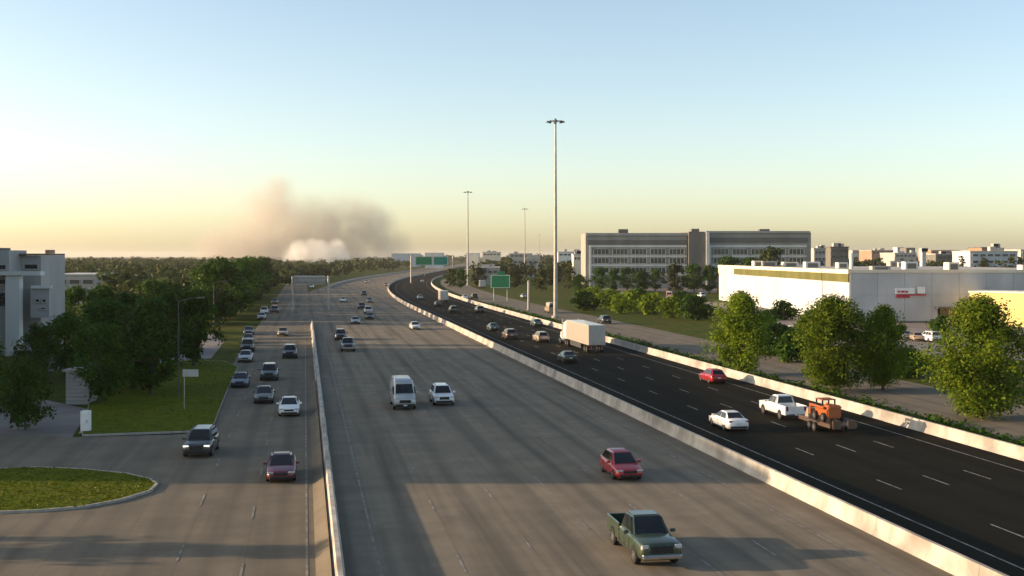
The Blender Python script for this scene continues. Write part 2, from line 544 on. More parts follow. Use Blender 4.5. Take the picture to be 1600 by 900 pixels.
def barrier_mesh(name, ss, t, z, prof, fn):
    mb = MB()
    rings = []
    for s in ss:
        rings.append([(*fn(s, t + p[0]), z + p[1]) for p in prof])
    mb.loft(rings)
    return mb.mesh(name)

def barrier(label, t, runs, prof=PROF, z=0.05, seg=9.0, seg_to=260.0, fn=road):
    root = empty('concrete_barrier', (*fn(runs[0][0], t), 0))
    inv = root.location
    tag(root, label, 'barrier')
    for a, b in runs:
        s = a
        while s < min(b, seg_to):
            e = min(s + seg, b)
            me = barrier_mesh('barrier_segment', [s + 0.012, e - 0.012], t, z, prof, fn)
            me.transform(Matrix.Translation(-inv))
            link('barrier_segment', me, M['barrier'], root)
            s = e
        if b > seg_to:
            me = barrier_mesh('barrier_run', srange(max(a, seg_to) + 0.012, b, 12), t, z, prof, fn)
            me.transform(Matrix.Translation(-inv))
            link('barrier_run', me, M['barrier'], root)
    return root

barrier('pale concrete median barrier between the grey highway and the dark express road', 28.2, [(0, 1500)])
lb = barrier('concrete barrier with sloped apron between frontage road and highway', 1.45, [(0, 243)], fn=straight)
me = barrier_mesh('apron', srange(0, 130, 10), 1.45, 0.05, APRON, straight)
me.transform(Matrix.Translation(-lb.location))
link('apron', me, M['frontage'], lb)
barrier('thin concrete parapet on the outer edge of the far highway bend', 1.45, [(520, 1500)], seg_to=0)
barrier('concrete barrier along the outer edge of the express road beside the trees', 48.4, [(0, 1200)])

# ------------------------------------------------------------------ trees
def leaf_cloud(rng, centres, radii, per, size, jitter=0.45, flat=0.55):
    """bent leaf cards in clumps; returns verts (n*4) and faces"""
    n = len(centres) * per
    c = np.repeat(centres, per, axis=0)
    r = np.repeat(radii, per)[:, None]
    d = rng.normal(size=(n, 3))
    d /= np.linalg.norm(d, axis=1)[:, None]
    rad = rng.random((n, 1)) ** 0.45
    p = c + d * rad * r * np.array([1, 1, 0.8])
    nrm = d * 0.8 + rng.normal(size=(n, 3)) * jitter + np.array([0, 0, flat])
    nrm /= np.linalg.norm(nrm, axis=1)[:, None]
    a = np.cross(nrm, rng.normal(size=(n, 3)))
    a /= np.linalg.norm(a, axis=1)[:, None]
    b = np.cross(nrm, a)
    s = size * (0.6 + 0.8 * rng.random((n, 1)))
    v = np.empty((n, 4, 3))
    v[:, 0] = p - a * s
    v[:, 1] = p - b * s * 0.55 - nrm * s * 0.12
    v[:, 2] = p + a * s
    v[:, 3] = p + b * s * 0.55 + nrm * s * 0.12
    return v.reshape(-1, 3)

def cards_mesh(name, v):
    n = len(v) // 4
    me = bpy.data.meshes.new(name)
    me.vertices.add(n * 4)
    me.vertices.foreach_set('co', v.astype(np.float32).ravel())
    me.loops.add(n * 4)
    me.loops.foreach_set('vertex_index', np.arange(n * 4, dtype=np.int32))
    me.polygons.add(n)
    me.polygons.foreach_set('loop_start', np.arange(0, n * 4, 4, dtype=np.int32))
    me.update(calc_edges=True)
    return me

def tree_proto(seed, h, r, trunk_h, clumps, per, size, shape='round', clump_r=0.33, leaf='leaf_lit'):
    rng = np.random.default_rng(seed)
    rnd = random.Random(seed)
    ch = h - trunk_h
    cen, rad = [], []
    while len(cen) < clumps:
        u = rng.random()
        z = trunk_h + ch * u
        if shape == 'round':
            w = math.sin(math.pi * min(1, 0.12 + 0.84 * u)) ** 0.6
        elif shape == 'oval':
            w = math.sin(math.pi * min(1, 0.10 + 0.86 * u ** 0.8)) ** 0.75
        else:                                                   # broad low spreading
            w = (1 - u ** 2.2) ** 0.5 * (0.55 + 0.45 * min(1, u * 3))
        ang = rng.random() * 2 * math.pi
        lob = 1.0 + 0.24 * math.sin(3 * ang + seed + 2.5 * u) + 0.18 * math.sin(5 * ang + 2 * seed + 7 * u)
        q = rng.random() ** 0.5
        q = 0.25 + 0.75 * q
        cr = clump_r * r * (0.55 + 0.75 * rng.random())
        rr = max(0.0, r * w * lob * q - cr * 0.5)
        cen.append((rr * math.cos(ang), rr * math.sin(ang), min(z, h - cr * 0.4)))
        rad.append(cr)
    cen = np.array(cen)
    crown = cards_mesh('crown', leaf_cloud(rng, cen, np.array(rad), per, size))
    mb = MB()
    top = trunk_h + ch * 0.55
    k = h * 0.022
    pts = [(0, 0, -0.2), (rnd.uniform(-.1, .1), rnd.uniform(-.1, .1), trunk_h * 0.5), (rnd.uniform(-.2, .2), rnd.uniform(-.2, .2), trunk_h), (rnd.uniform(-.3, .3), rnd.uniform(-.3, .3), top)]
    rs = [k * 1.25, k, k * 0.85, k * 0.35]
    for i in range(3):
        mb.tube(pts[i], pts[i+1], rs[i], rs[i+1], n=8, caps=i == 2)
    for i in range(9):
        c = cen[rnd.randrange(len(cen))]
        f = rnd.uniform(0.0, 0.8)
        b = Vector(pts[2]).lerp(Vector(pts[3]), f)
        mid = b.lerp(Vector(c), 0.5) + Vector((0, 0, -0.25))
        mb.tube(b, mid, k * 0.42, k * 0.26, n=5, caps=False)
        mb.tube(mid, c, k * 0.26, k * 0.08, n=5)
    trunk = mb.mesh('trunk', True, 60)
    trunk.materials.append(M['bark'])
    crown.materials.append(M[leaf])
    return trunk, crown

TP = {
 'street0': tree_proto(1, 9.4, 3.9, 1.0, 170, 120, 0.145, 'oval'),
 'street1': tree_proto(2, 9.2, 4.3, 1.0, 185, 120, 0.145, 'round'),
 'street2': tree_proto(3, 10.2, 4.7, 1.1, 200, 120, 0.145, 'oval'),
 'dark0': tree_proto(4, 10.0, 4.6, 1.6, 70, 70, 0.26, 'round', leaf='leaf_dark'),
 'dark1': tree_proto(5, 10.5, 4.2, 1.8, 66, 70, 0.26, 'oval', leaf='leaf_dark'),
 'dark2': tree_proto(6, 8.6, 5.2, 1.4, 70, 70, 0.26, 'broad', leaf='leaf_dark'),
 'far0': tree_proto(7, 10.0, 4.6, 1.2, 42, 34, 0.45, 'round', leaf='leaf_far'),
 'far1': tree_proto(8, 9.0, 5.2, 1.0, 42, 34, 0.45, 'broad', leaf='leaf_far'),
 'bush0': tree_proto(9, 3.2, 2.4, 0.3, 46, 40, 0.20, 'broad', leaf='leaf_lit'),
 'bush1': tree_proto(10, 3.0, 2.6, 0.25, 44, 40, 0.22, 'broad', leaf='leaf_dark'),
}
_tr = random.Random(77)
def tree(key, loc, label, scale=1.0, sx=1.0, group=None, name='tree', cat='tree'):
    t, c = TP[key]
    root = empty(name, (loc[0], loc[1], 0.0), _tr.uniform(0, 6.28))
    root.scale = (scale * sx, scale * sx, scale)
    link('trunk' if cat == 'tree' else 'stem', t, None, root)
    link('crown' if cat == 'tree' else 'foliage', c, None, root)
    tag(root, label, cat, group)
    return root

# street trees between the express road and the service road, sunlit
tree('street0', at(1158, 586), 'sunlit green street tree nearest the office block, first of the barrier row', 1.02, 0.98, 'street trees behind the outer barrier')
tree('street1', at(1303, 612), 'broad sunlit street tree in front of the white wall, second of the barrier row', 1.04, 0.92, 'street trees behind the outer barrier')
tree('street0', at(1380, 610), 'narrower sunlit street tree below the wall sign, third of the barrier row', 0.92, 0.86, 'street trees behind the outer barrier')
tree('street2', at(1532, 655), 'tallest sunlit street tree, in front of the yellow wall', 1.0, 0.98, 'street trees behind the outer barrier')
# bushes below them
for i, (x, y, k, sc, lab) in enumerate([
  (1225, 500, 'bush1', 1.35, 'dark rounded shrub against the sunlit white wall'),
  (1470, 520, 'bush1', 1.0, 'low dark shrub below the grey wall near the yellow bay'),
  (1195, 512, 'bush1', 1.1, 'low shrub between the first street tree and the white wall'),
  (1265, 505, 'bush1', 0.9, 'small shrub at the shaded corner of the white building'),
  (1088, 500, 'bush1', 1.7, 'dark shrub beside the first street tree'),
  (1020, 492, 'bush0', 1.6, 'green shrub on the bank behind the service road'),
  (1050, 497, 'bush0', 1.5, 'lit shrub next to the brown bare patch'),
  (985, 488, 'bush0', 1.7, 'broad green shrub in the middle of the bank'),
  (950, 482, 'bush0', 1.6, 'bushy green shrub near the tall light mast'),
  (925, 478, 'bush0', 1.7, 'round shrub at the light mast end of the bank'),
  (1212, 556, 'bush1', 1.5, 'dark shrub in the gap between the first two street trees'),
  (1238, 566, 'bush1', 1.3, 'second dark shrub in the gap before the broad street tree'),
  (1255, 548, 'bush1', 1.4, 'shrub behind the broad street tree'),
  (1420, 590, 'bush1', 1.1, 'low shrub just past the third street tree'),
  (1000, 483, 'bush1', 1.7, 'dark shrub at the back of the bank by the lot'),
  (965, 490, 'bush0', 1.4, 'lit shrub at the front of the bank'),
  (1070, 486, 'bush1', 1.6, 'tall dark shrub at the back of the bank'),
]):
    tree(k, at(x, y), lab, sc, 1.0, 'shrubs right of the express road', 'shrub', 'shrub')

# trees in the block left of the frontage road (all in shade)
LT = [
 (40, 672, 'dark2', 0.66, 0.80, 'dark low-crowned tree in the paved corner lot'),
 (-30, 640, 'dark0', 0.62, 1.0, 'dark tree at the foot of the grey office building'),
 (158, 632, 'dark0', 0.74, 0.85, 'dark tree behind the white utility cabinet'),
 (236, 618, 'dark1', 0.92, 0.95, 'tall dense dark tree on the lawn by the junction'),
 (208, 610, 'dark2', 0.92, 0.9, 'spreading dark tree behind the lawn'),
 (302, 574, 'dark0', 0.92, 0.75, 'dark tree beside the small white road sign'),
 (262, 572, 'dark1', 0.90, 0.9, 'brighter upright tree beside the thin street lamp'),
 (165, 580, 'dark0', 0.85, 1.0, 'dark tree in front of the pale louvred shed'),
 (105, 590, 'dark2', 0.82, 0.9, 'wide dark tree below the grey building windows'),
 (60, 600, 'dark1', 0.62, 1.1, 'short dark tree below the grey column'),
 (308, 540, 'dark1', 0.86, 0.9, 'dark tree above the pale parking strip'),
 (120, 530, 'dark0', 0.86, 1.0, 'dark tree at the corner of the grey office building'),
 (160, 520, 'dark2', 0.96, 1.1, 'broad dark tree past the grey office building'),
 (200, 545, 'dark1', 0.80, 1.1, 'dark tree between the two tree rows of the block'),
 (240, 507, 'dark0', 0.88, 1.1, 'round tree behind the tall lawn tree'),
 (275, 505, 'dark2', 0.95, 1.0, 'broad tree past the thin street lamp'),
 (330, 500, 'dark0', 1.15, 1.1, 'dark roadside tree at the sunlit gap'),
]
tree('dark1', (-41, 55.5), 'unseen small tree added beside the junction to shade the near road', 0.63, 1.0, 'shaded trees left of the frontage road')  # out of view; added to cast the shade band across the near road
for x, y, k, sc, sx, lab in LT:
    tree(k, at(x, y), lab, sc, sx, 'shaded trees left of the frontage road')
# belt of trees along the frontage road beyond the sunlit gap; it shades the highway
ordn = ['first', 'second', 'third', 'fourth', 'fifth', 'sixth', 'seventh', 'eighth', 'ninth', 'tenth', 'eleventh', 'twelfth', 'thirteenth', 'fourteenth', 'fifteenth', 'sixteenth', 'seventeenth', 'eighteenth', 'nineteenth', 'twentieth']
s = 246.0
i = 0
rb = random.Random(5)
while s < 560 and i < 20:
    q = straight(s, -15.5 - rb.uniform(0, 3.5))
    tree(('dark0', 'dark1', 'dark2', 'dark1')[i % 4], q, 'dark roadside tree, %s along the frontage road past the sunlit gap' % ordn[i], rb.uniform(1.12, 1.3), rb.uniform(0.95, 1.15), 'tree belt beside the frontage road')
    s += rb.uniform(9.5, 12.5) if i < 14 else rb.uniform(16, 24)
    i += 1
# trees between the frontage road and the far bend
for j, (x, d, sc) in enumerate([(452, 640, 0.9), (470, 700, 0.95), (488, 660, 0.85), (502, 760, 0.9), (520, 820, 0.9), (545, 960, 1.0), (575, 1120, 1.0), (600, 1300, 1.1)]):
    tree(('far0', 'far1')[j % 2], atd(x, d), 'dark tree beyond the far bend parapet, %s from the sign gantry' % ordn[j], sc, 1.25, 'trees behind the bend below the smoke')
# trees around the office block and the express road's far end
OT = [
 (705, 520, 'far0', 0.82, 'yellow green tree beside the far overhead sign'), (720, 500, 'dark1', 0.80, 'dark tree behind the bright tree at the far sign'),
 (748, 560, 'far1', 0.95, 'dark tree behind the green roadside sign'), (778, 600, 'far0', 0.95, 'tree just past the green roadside sign'),
 (805, 520, 'far1', 0.85, 'tree between the green roadside sign and the tall mast'), (845, 470, 'far0', 0.86, 'tree just beside the tall light mast'),
 (862, 560, 'far1', 0.95, 'broad tree behind the tall light mast'), (890, 500, 'far0', 0.9, 'tree at the near corner of the office block'),
 (905, 430, 'dark2', 0.8, 'dark tree in the lot before the office block corner'),
 (938, 465, 'dark0', 0.92, 'first dark tree below the office windows'), (958, 450, 'dark1', 0.86, 'second dark tree below the office windows'),
 (980, 470, 'dark0', 0.90, 'third dark tree below the office windows'), (1002, 455, 'dark2', 0.95, 'fourth dark tree below the office windows'),
 (1024, 465, 'dark1', 0.86, 'fifth dark tree below the office windows'), (1055, 440, 'far0', 1.08, 'taller lit tree below the office stair tower'),
 (1085, 450, 'dark0', 1.06, 'dark tree next to the office stair tower'), (1108, 440, 'dark1', 1.0, 'dark tree at the edge of the white building'),
 (1206, 430, 'far0', 1.66, 'tall tree rising behind the white building roof'), (1172, 455, 'dark2', 1.5, 'dark tree top behind the white roof edge'),
 (1138, 460, 'dark0', 1.35, 'tree crown between office block and white roof'),
 (915, 300, 'bush1', 1.6, 'dark hedge shrub before the car lot'),
]
for x, d, k, sc, lab in OT:
    tree(k, atd(x, d), lab, sc, 1.05, 'trees around the office block')

rv = random.Random(9)
vsp = []
for k in range(520):
    s_ = rv.uniform(35, 330)
    x_, y_ = road(s_, rv.uniform(49.6, 52.4))
    vsp.append((x_, y_, rv.uniform(0.5, 1.0), rv.uniform(0.5, 0.9)))
def undergrowth(name, label, spots, seed, mat):
    rng = np.random.default_rng(seed)
    vs = [leaf_cloud(rng, np.array([[x, y, h * 0.35], [x + r * .5, y, h * .5]]), np.array([r, r * .8]), 16, 0.16) for x, y, h, r in spots]
    o = link(name, cards_mesh(name, np.concatenate(vs)), mat)
    tag(o, label, 'undergrowth', kind='stuff')
undergrowth('undergrowth', 'low dark green planting in the strip behind the outer barrier', vsp, 31, M['leaf_dark'])
# far woodland: crowns that read as one mass up to the horizon
def woodland(name, label, spots, per_tree, seed, mat):
    rng = np.random.default_rng(seed)
    cs, rs = [], []
    vs = []
    for x, y, h, r in spots:
        k = max(3, int(per_tree / 14))
        c = np.empty((k, 3))
        ang = rng.random(k) * 6.283
        q = rng.random(k) ** 0.6
        u = rng.random(k)
        c[:, 0] = x + r * 0.8 * q * np.cos(ang)
        c[:, 1] = y + r * 0.8 * q * np.sin(ang)
        c[:, 2] = h * (0.28 + 0.62 * u * np.sqrt(1 - 0.6 * q * q))
        vs.append(leaf_cloud(rng, c, np.full(k, r * 0.42), 14, r * 0.20))
    o = link(name, cards_mesh(name, np.concatenate(vs)), mat)
    tag(o, label, 'woodland', kind='stuff')
    return o

rw = random.Random(11)
spots = []
def clear_of_road(x, y, m=6):
    s = x * UD.x + y * UD.y
    t = None
    # nearest lateral offset along the bent highway
    for k in range(2):
        px_, py_ = road(s, 0)
        h = heading_at(Vector((px_, py_, 0)))
        dx, dy = x - px_, y - py_
        s += dx * math.cos(h) + dy * math.sin(h)
        t = dx * math.sin(h) - dy * math.cos(h)
    return t < -10 - m or t > 68 + m
while len(spots) < 900:                                     # left of the highway
    d = 230 * (2600 / 230) ** (rw.random() ** 0.8)
    pxx = rw.uniform(-60, 640)
    if pxx > 455 and d < 640: continue
    if 270 < pxx < 385 and 560 < d < 760: continue          # pale lot
    if pxx < 160 and d < 420: continue
    x = (pxx - 800) / FPX * d
    if not clear_of_road(x, d): continue
    h = rw.uniform(7.5, 11.5) if d < 900 else rw.uniform(8, 13)
    if 430 < pxx < 560: h = min(h, 9.0)
    spots.append((x, d, h, rw.uniform(3.8, 6.0) * (1 + d / 2500)))
woodland('woodland', 'dark flat woodland stretching to the horizon under the smoke', spots, 110, 21, M['leaf_far'])
spots = []
while len(spots) < 620:                                     # right of the highway
    d = 620 * (3600 / 620) ** rw.random()
    pxx = rw.uniform(640, 1680)
    x = (pxx - 800) / FPX * d
    if not clear_of_road(x, d): continue
    h = rw.uniform(8, 13) * (1.0 if d < 1300 else 1.45 if pxx < 930 else 1.3)
    if rw.random() < 0.35 and pxx > 900: continue
    spots.append((x, d, h, rw.uniform(4, 6.5) * (1 + d / 2200)))
for k in range(150):
    d = rw.uniform(470, 1000)
    pxx = rw.uniform(1265, 1690)
    spots.append(((pxx - 800) / FPX * d, d, rw.uniform(10, 15.5), rw.uniform(3.5, 5.5)))
woodland('woodland', 'hazy far tree line behind the office block and warehouses', spots, 100, 22, M['leaf_far'])
# ------------------------------------------------------------------ buildings
def wall_mat(name, a, b, sc=0.25, **k):
    return noise_mat(name, a, b, scale=sc, stretch=(1, 1, 0.35), **k)
M['wall_grey'] = wall_mat('wall_grey', (0.30, 0.30, 0.285), (0.37, 0.365, 0.35))
M['wall_office'] = wall_mat('wall_office', (0.24, 0.235, 0.215), (0.30, 0.29, 0.27))
M['panel_grey'] = wall_mat('panel_grey', (0.40, 0.41, 0.42), (0.50, 0.505, 0.51), c2=(0.33, 0.335, 0.33), scale2=0.12, mix2=0.5)
M['wall_pale'] = wall_mat('wall_pale', (0.54, 0.54, 0.51), (0.64, 0.64, 0.60))
M['wall_band'] = wall_mat('wall_band', (0.12, 0.12, 0.11), (0.16, 0.155, 0.14))
M['wall_white'] = wall_mat('wall_white', (0.42, 0.45, 0.48), (0.50, 0.53, 0.56), c2=(0.34, 0.36, 0.38), scale2=0.08, mix2=0.4)
M['wall_olive'] = wall_mat('wall_olive', (0.085, 0.09, 0.025), (0.12, 0.12, 0.035))
M['wall_yellow'] = wall_mat('wall_yellow', (0.62, 0.52, 0.20), (0.70, 0.58, 0.24))
M['coping'] = wall_mat('coping', (0.62, 0.55, 0.42), (0.70, 0.63, 0.50))
M['roof'] = noise_mat('roof', (0.34, 0.325, 0.29), (0.46, 0.44, 0.40), scale=0.15)
M['roof_dark'] = noise_mat('roof_dark', (0.10, 0.095, 0.085), (0.15, 0.14, 0.125), scale=0.2)
M['red_paint'] = noise_mat('red_paint', (0.35, 0.03, 0.05), (0.45, 0.05, 0.07), scale=2)
M['wall_brick'] = wall_mat('wall_brick', (0.26, 0.16, 0.11), (0.34, 0.21, 0.15))

def facade_windows(root, x0, x1, y, z0, z1, n, depth=0.22, wmat='pane', frame='wall_pale', mull=1):
    """n glazed openings on a wall facing -Y: each a frame standing proud with its pane (and mullion) set in it"""
    w = (x1 - x0) / n
    for i in range(n):
        a, b = x0 + w * i + w * 0.09, x0 + w * (i + 1) - w * 0.09
        fr = MB()
        t = 0.16
        fr.box(a, b, y - depth, y - 0.003, z1 - t, z1).box(a, b, y - depth, y - 0.003, z0, z0 + t)
        fr.box(a, a + t, y - depth, y - 0.003, z0 + t, z1 - t).box(b - t, b, y - depth, y - 0.003, z0 + t, z1 - t)
        f = part('window', fr, M[frame], root)
        part('pane', MB().box(a + t, b - t, y - 0.06, y - 0.004, z0 + t, z1 - t), M[wmat], f)
        if mull:
            for k in range(mull):
                xc = a + (b - a) * (k + 1) / (mull + 1)
                part('mullion', MB().box(xc - 0.06, xc + 0.06, y - depth * 0.8, y - 0.062, z0 + t, z1 - t), M[frame], f)

# --- office block behind the service road (its front faces the camera, in shade)
OD = 510.0
ox = lambda p: (p - 800) / FPX * OD
oz = lambda y: CAM_H - (y - HZ) / FPX * OD
office = empty('office_block', (ox(1090), OD, 0))
tag(office, 'long grey office block with two window rows and a stair tower', 'building')
def omb(x0, x1, y0, y1, z0, z1, mb=None):
    return (mb or MB()).box(ox(x0) - office.location.x, ox(x1) - office.location.x, y0, y1, z0, z1)
xo = lambda p: ox(p) - office.location.x
part('wall', omb(915, 1074, 0, 34, 0, oz(364)), M['wall_office'], office)
part('wall', omb(1109, 1269, 2, 36, 0, oz(363)), M['wall_office'], office)
tower = part('stair_tower', omb(1075, 1100, -2.5, 30, 0, oz(362)), M['wall_band'], office)
part('fin', omb(1101.5, 1106.5, -3.5, 26, 0, oz(363)), M['wall_pale'], office)
for a, b, y0 in ((924, 1073, 0), (1112, 1262, 2)):
    tt = 381 if a < 1000 else 377
    part('shade_band', omb(a - 6, b + 2, y0 - 0.35, y0 - 0.003, oz(tt + 1.5), oz(tt - 6)), M['wall_band'], office)  # proud dark strip; the shade of a recess is put into its colour
    part('cornice', omb(a - 8, b + 5, y0 - 0.7, y0 - 0.003, oz(tt - 13), oz(tt - 16.2)), M['wall_grey'], office)
    fr = MB()
    omb(a, b, y0 - 0.5, y0 - 0.003, oz(386.5), oz(383), fr)
    omb(a, b, y0 - 0.5, y0 - 0.003, oz(401.5), oz(399), fr)
    omb(a, b, y0 - 0.5, y0 - 0.003, oz(416), oz(413), fr)
    omb(a, b, y0 - 0.5, y0 - 0.003, oz(430), oz(427.5), fr)
    omb(a - 3, a - 0.03, y0 - 0.55, y0 - 0.003, 0, oz(383), fr)
    part('spandrel', fr, M['wall_pale'], office)
    for r0, r1 in ((388.5, 398), (402.5, 412), (417.5, 426.5)):
        facade_windows(office, xo(a + 1), xo(b - 1), y0, oz(r1), oz(r0), 5, depth=0.45, mull=3)
for i, (a, b, y0, h) in enumerate([(970, 985, 10, 1.1), (1084, 1096, 6, 1.2), (1196, 1212, 12, 1.2)]):
    part('rooftop_unit', omb(a, b, y0, y0 + 4, oz(364) + 0.01, oz(364) + h + 0.8), M['roof_dark'], office)

# --- white flat-roofed building with a sunlit side wall
A, B = Vector((66.2, 372.0)), Vector((70.4, 243.0))          # far and near end of the sunlit wall
wd = (B - A).normalized()
hdg = math.atan2(wd.y, wd.x) + math.pi/2                       # local -Y runs along the lit wall towards the camera
store = empty('store_building', (B.x, B.y, 0), hdg)
tag(store, 'large white flat-roofed store with olive parapet band and red wall sign', 'building')
LW = (A - B).length
H0 = 10.6
part('wall', MB().box(0, 75, 0, LW, 0, H0), M['wall_white'], store)
part('roof', MB().box(0.4, 74.6, 0.4, LW - 0.4, H0 + 0.004, H0 + 0.08), M['roof'], store)
# parapet band on the sunlit side and coping all round
part('parapet_band', MB().box(-0.25, -0.003, 0.0, LW * 0.83, H0 - 2.1, H0 - 0.35), M['wall_olive'], store)
part('parapet_band', MB().box(-0.25, -0.003, LW * 0.83 + 0.05, LW, H0 - 2.1, H0 - 0.35), M['coping'], store)
part('coping', MB().box(-0.4, 0.35, -0.3, LW + 0.2, H0 - 0.33, H0 + 0.55), M['coping'], store)
part('coping', MB().box(0.352, 75.3, -0.3, 0.3, H0 - 0.1, H0 + 0.55), M['coping'], store)
# front face: tall precast panels with open joints, each its own piece
npan = 13
for i in range(npan):
    a, b = 0.1 + i * 5.76, 0.1 + (i + 1) * 5.76 - 0.06
    part('wall_panel', MB().box(a, b, -0.14, -0.003, 5.9, H0 - 0.12), M['panel_grey'], store)
    part('wall_panel', MB().box(a, b, -0.12, -0.003, 0.45, 5.85), M['panel_grey'], store)
part('plinth', MB().box(0, 75, -0.2, -0.003, 0, 0.42), M['wall_band'], store)
for k in range(16):                                            # joints of the lit side: thin pilasters
    y = LW * (k + 0.5) / 16
    part('side_panel', MB().box(-0.09, -0.003, y - LW/32 + 0.05, y + LW/32 - 0.05, 0.3, H0 - 2.13), M['wall_white'], store)
ru = random.Random(3)
for i in range(15):
    x, y = ru.uniform(3, 70), ru.uniform(6, LW - 10)
    w, d, h = ru.uniform(1.6, 4.5), ru.uniform(1.6, 3.5), ru.uniform(0.9, 2.0)
    u = part('rooftop_unit', MB().bbox(x, x + w, y, y + d, H0 + 0.09, H0 + 0.09 + h, 0.06), M[('wall_pale', 'wall_grey', 'coping')[i % 3]], store)
    part('vent_grille', MB().box(x + w*0.15, x + w*0.85, y - 0.05, y - 0.003, H0 + 0.3, H0 + 0.05 + h*0.8), M['wall_band'], u)
part('vent_stack', MB().tube((20, 60, H0 + 0.09), (20, 60, H0 + 4.2), 0.5, n=10), M['wall_pale'], store)
# the wall sign: white panel with dark strokes above a red band, and a white block beside it
sx_ = 9.6
sg = part('wall_sign', MB().box(sx_, sx_ + 4.0, -0.40, -0.15, 6.1, 7.3), M['white_trim'], store)
part('sign_band', MB().box(sx_ + 0.2, sx_ + 3.0, -0.42, -0.15, 5.3, 6.05), M['red_paint'], sg)
part('sign_band', MB().box(sx_ + 3.1, sx_ + 6.4, -0.42, -0.15, 5.75, 6.05), M['red_paint'], sg)
for k, (a, b) in enumerate(((0.45, 0.9), (1.1, 1.9), (2.0, 2.6))):
    part('sign_stroke', MB().box(sx_ + a, sx_ + b, -0.43, -0.402, 6.35, 6.75), M['red_paint'], sg)
part('sign_block', MB().bbox(sx_ + 4.6, sx_ + 6.3, -0.42, -0.15, 6.1, 7.6, 0.2), M['white_trim'], sg)
# loading doors and awning
part('awning', MB().box(18, 24, -1.6, -0.15, 3.1, 3.4), M['wall_band'], store)
dd = part('door', MB().box(18.6, 23.4, -0.2, -0.145, 0, 3.0), M['glass'], store)
part('door_frame', MB().box(20.9, 21.1, -0.26, -0.21, 0, 3.0), M['steel'], dd)
# --- yellow bay that projects towards the camera; its side wall catches the sun
bay = empty('yellow_annex', (0, 0, 0))
bay.location = (Vector((1515 - 800, 0, 0)) * (236 / FPX) + Vector((0, 236, 0)))
bay.rotation_euler = (0, 0, R(-40))
tag(bay, 'yellow sunlit annex wall beside the grey store front', 'building')
part('wall', MB().box(0, 16, -0.0, 8, 0, 6.6), M['wall_yellow'], bay)
part('coping', MB().box(-0.2, 16.2, -0.2, 8.2, 6.604, 6.95), M['wall_pale'], bay)

# --- grey office building at the left edge; the long block out of frame is added to shade the highway
GD = 164.0
gx = lambda p: (p - 800) / FPX * GD
gz = lambda y: CAM_H - (y - HZ) / FPX * GD
grey = empty('grey_office', (gx(50), GD, 0))
tag(grey, 'grey multi-level office building with dark window openings and stepped roof', 'building')
lx = lambda p: gx(p) - grey.location.x
def gmb(x0, x1, y0, y1, z0, z1):
    return MB().box(lx(x0), lx(x1), y0, y1, z0, z1)
part('wall', gmb(-90, 14, 0.0, 6, 0, gz(391)), M['wall_grey'], grey)
part('wall', gmb(14.05, 46, 4.0, 13, 0, gz(399)), M['wall_grey'], grey)
part('wall', gmb(50, 79, -0.5, 3.99, gz(496), gz(449)), M['wall_grey'], grey)
part('column', gmb(14, 36, -1.2, -0.003, 0, gz(427)), M['wall_pale'], grey)
part('slab_edge', gmb(-90, 70, -1.6, -0.003, gz(430), gz(424)), M['wall_pale'], grey)
part('slab_edge', gmb(52, 84, -0.9, -0.503, gz(450.5), gz(446)), M['wall_pale'], grey)
part('roof', gmb(-90, -14, -0.8, 6.4, gz(391) + 0.004, gz(387)), M['roof_dark'], grey)
part('roof', gmb(14.1, 44, 3.2, 13.5, gz(398.9) + 0.004, gz(396)), M['roof_dark'], grey)
part('chimney', gmb(44, 51, 6, 8, gz(395.9), gz(390)), M['wall_brick'], grey)
facade_windows(grey, lx(-34), lx(13), 0.0, gz(422.5), gz(412.5), 2, depth=0.12, mull=0, wmat='glass', frame='wall_grey')
facade_windows(grey, lx(-34), lx(13), 0.0, gz(445), gz(435), 2, depth=0.12, mull=0, wmat='glass', frame='wall_grey')
facade_windows(grey, lx(-34), lx(13), 0.0, gz(480), gz(456), 2, depth=0.12, mull=0, wmat='glass', frame='wall_grey')
facade_windows(grey, lx(16), lx(45), 4.0, gz(422), gz(412), 1, depth=0.12, mull=0, wmat='glass', frame='wall_grey')
facade_windows(grey, lx(56), lx(77), -0.5, gz(473), gz(466), 2, depth=0.2, mull=0, wmat='glass', frame='wall_grey')
facade_windows(grey, lx(64), lx(76), -0.5, gz(484), gz(479), 1, depth=0.2, mull=0, wmat='glass', frame='wall_grey')
unseen_wing = part('unseen_wing', MB().box(-40 - grey.location.x - 75, -76 - grey.location.x, 73 - GD, -0.05, 0, 18.6), M['wall_grey'], grey)  # never in view; placed and sized to cast shade over the lanes
for lev in range(4):
    fr = MB()
    for k in range(14):
        y = 76 - GD + k * 6.1
        fr.box(-76 - grey.location.x + 0.004, -76 - grey.location.x + 0.08, y, y + 4.2, 1.2 + lev * 4.2, 3.6 + lev * 4.2)
    part('window_band', fr, M['glass'], unseen_wing)

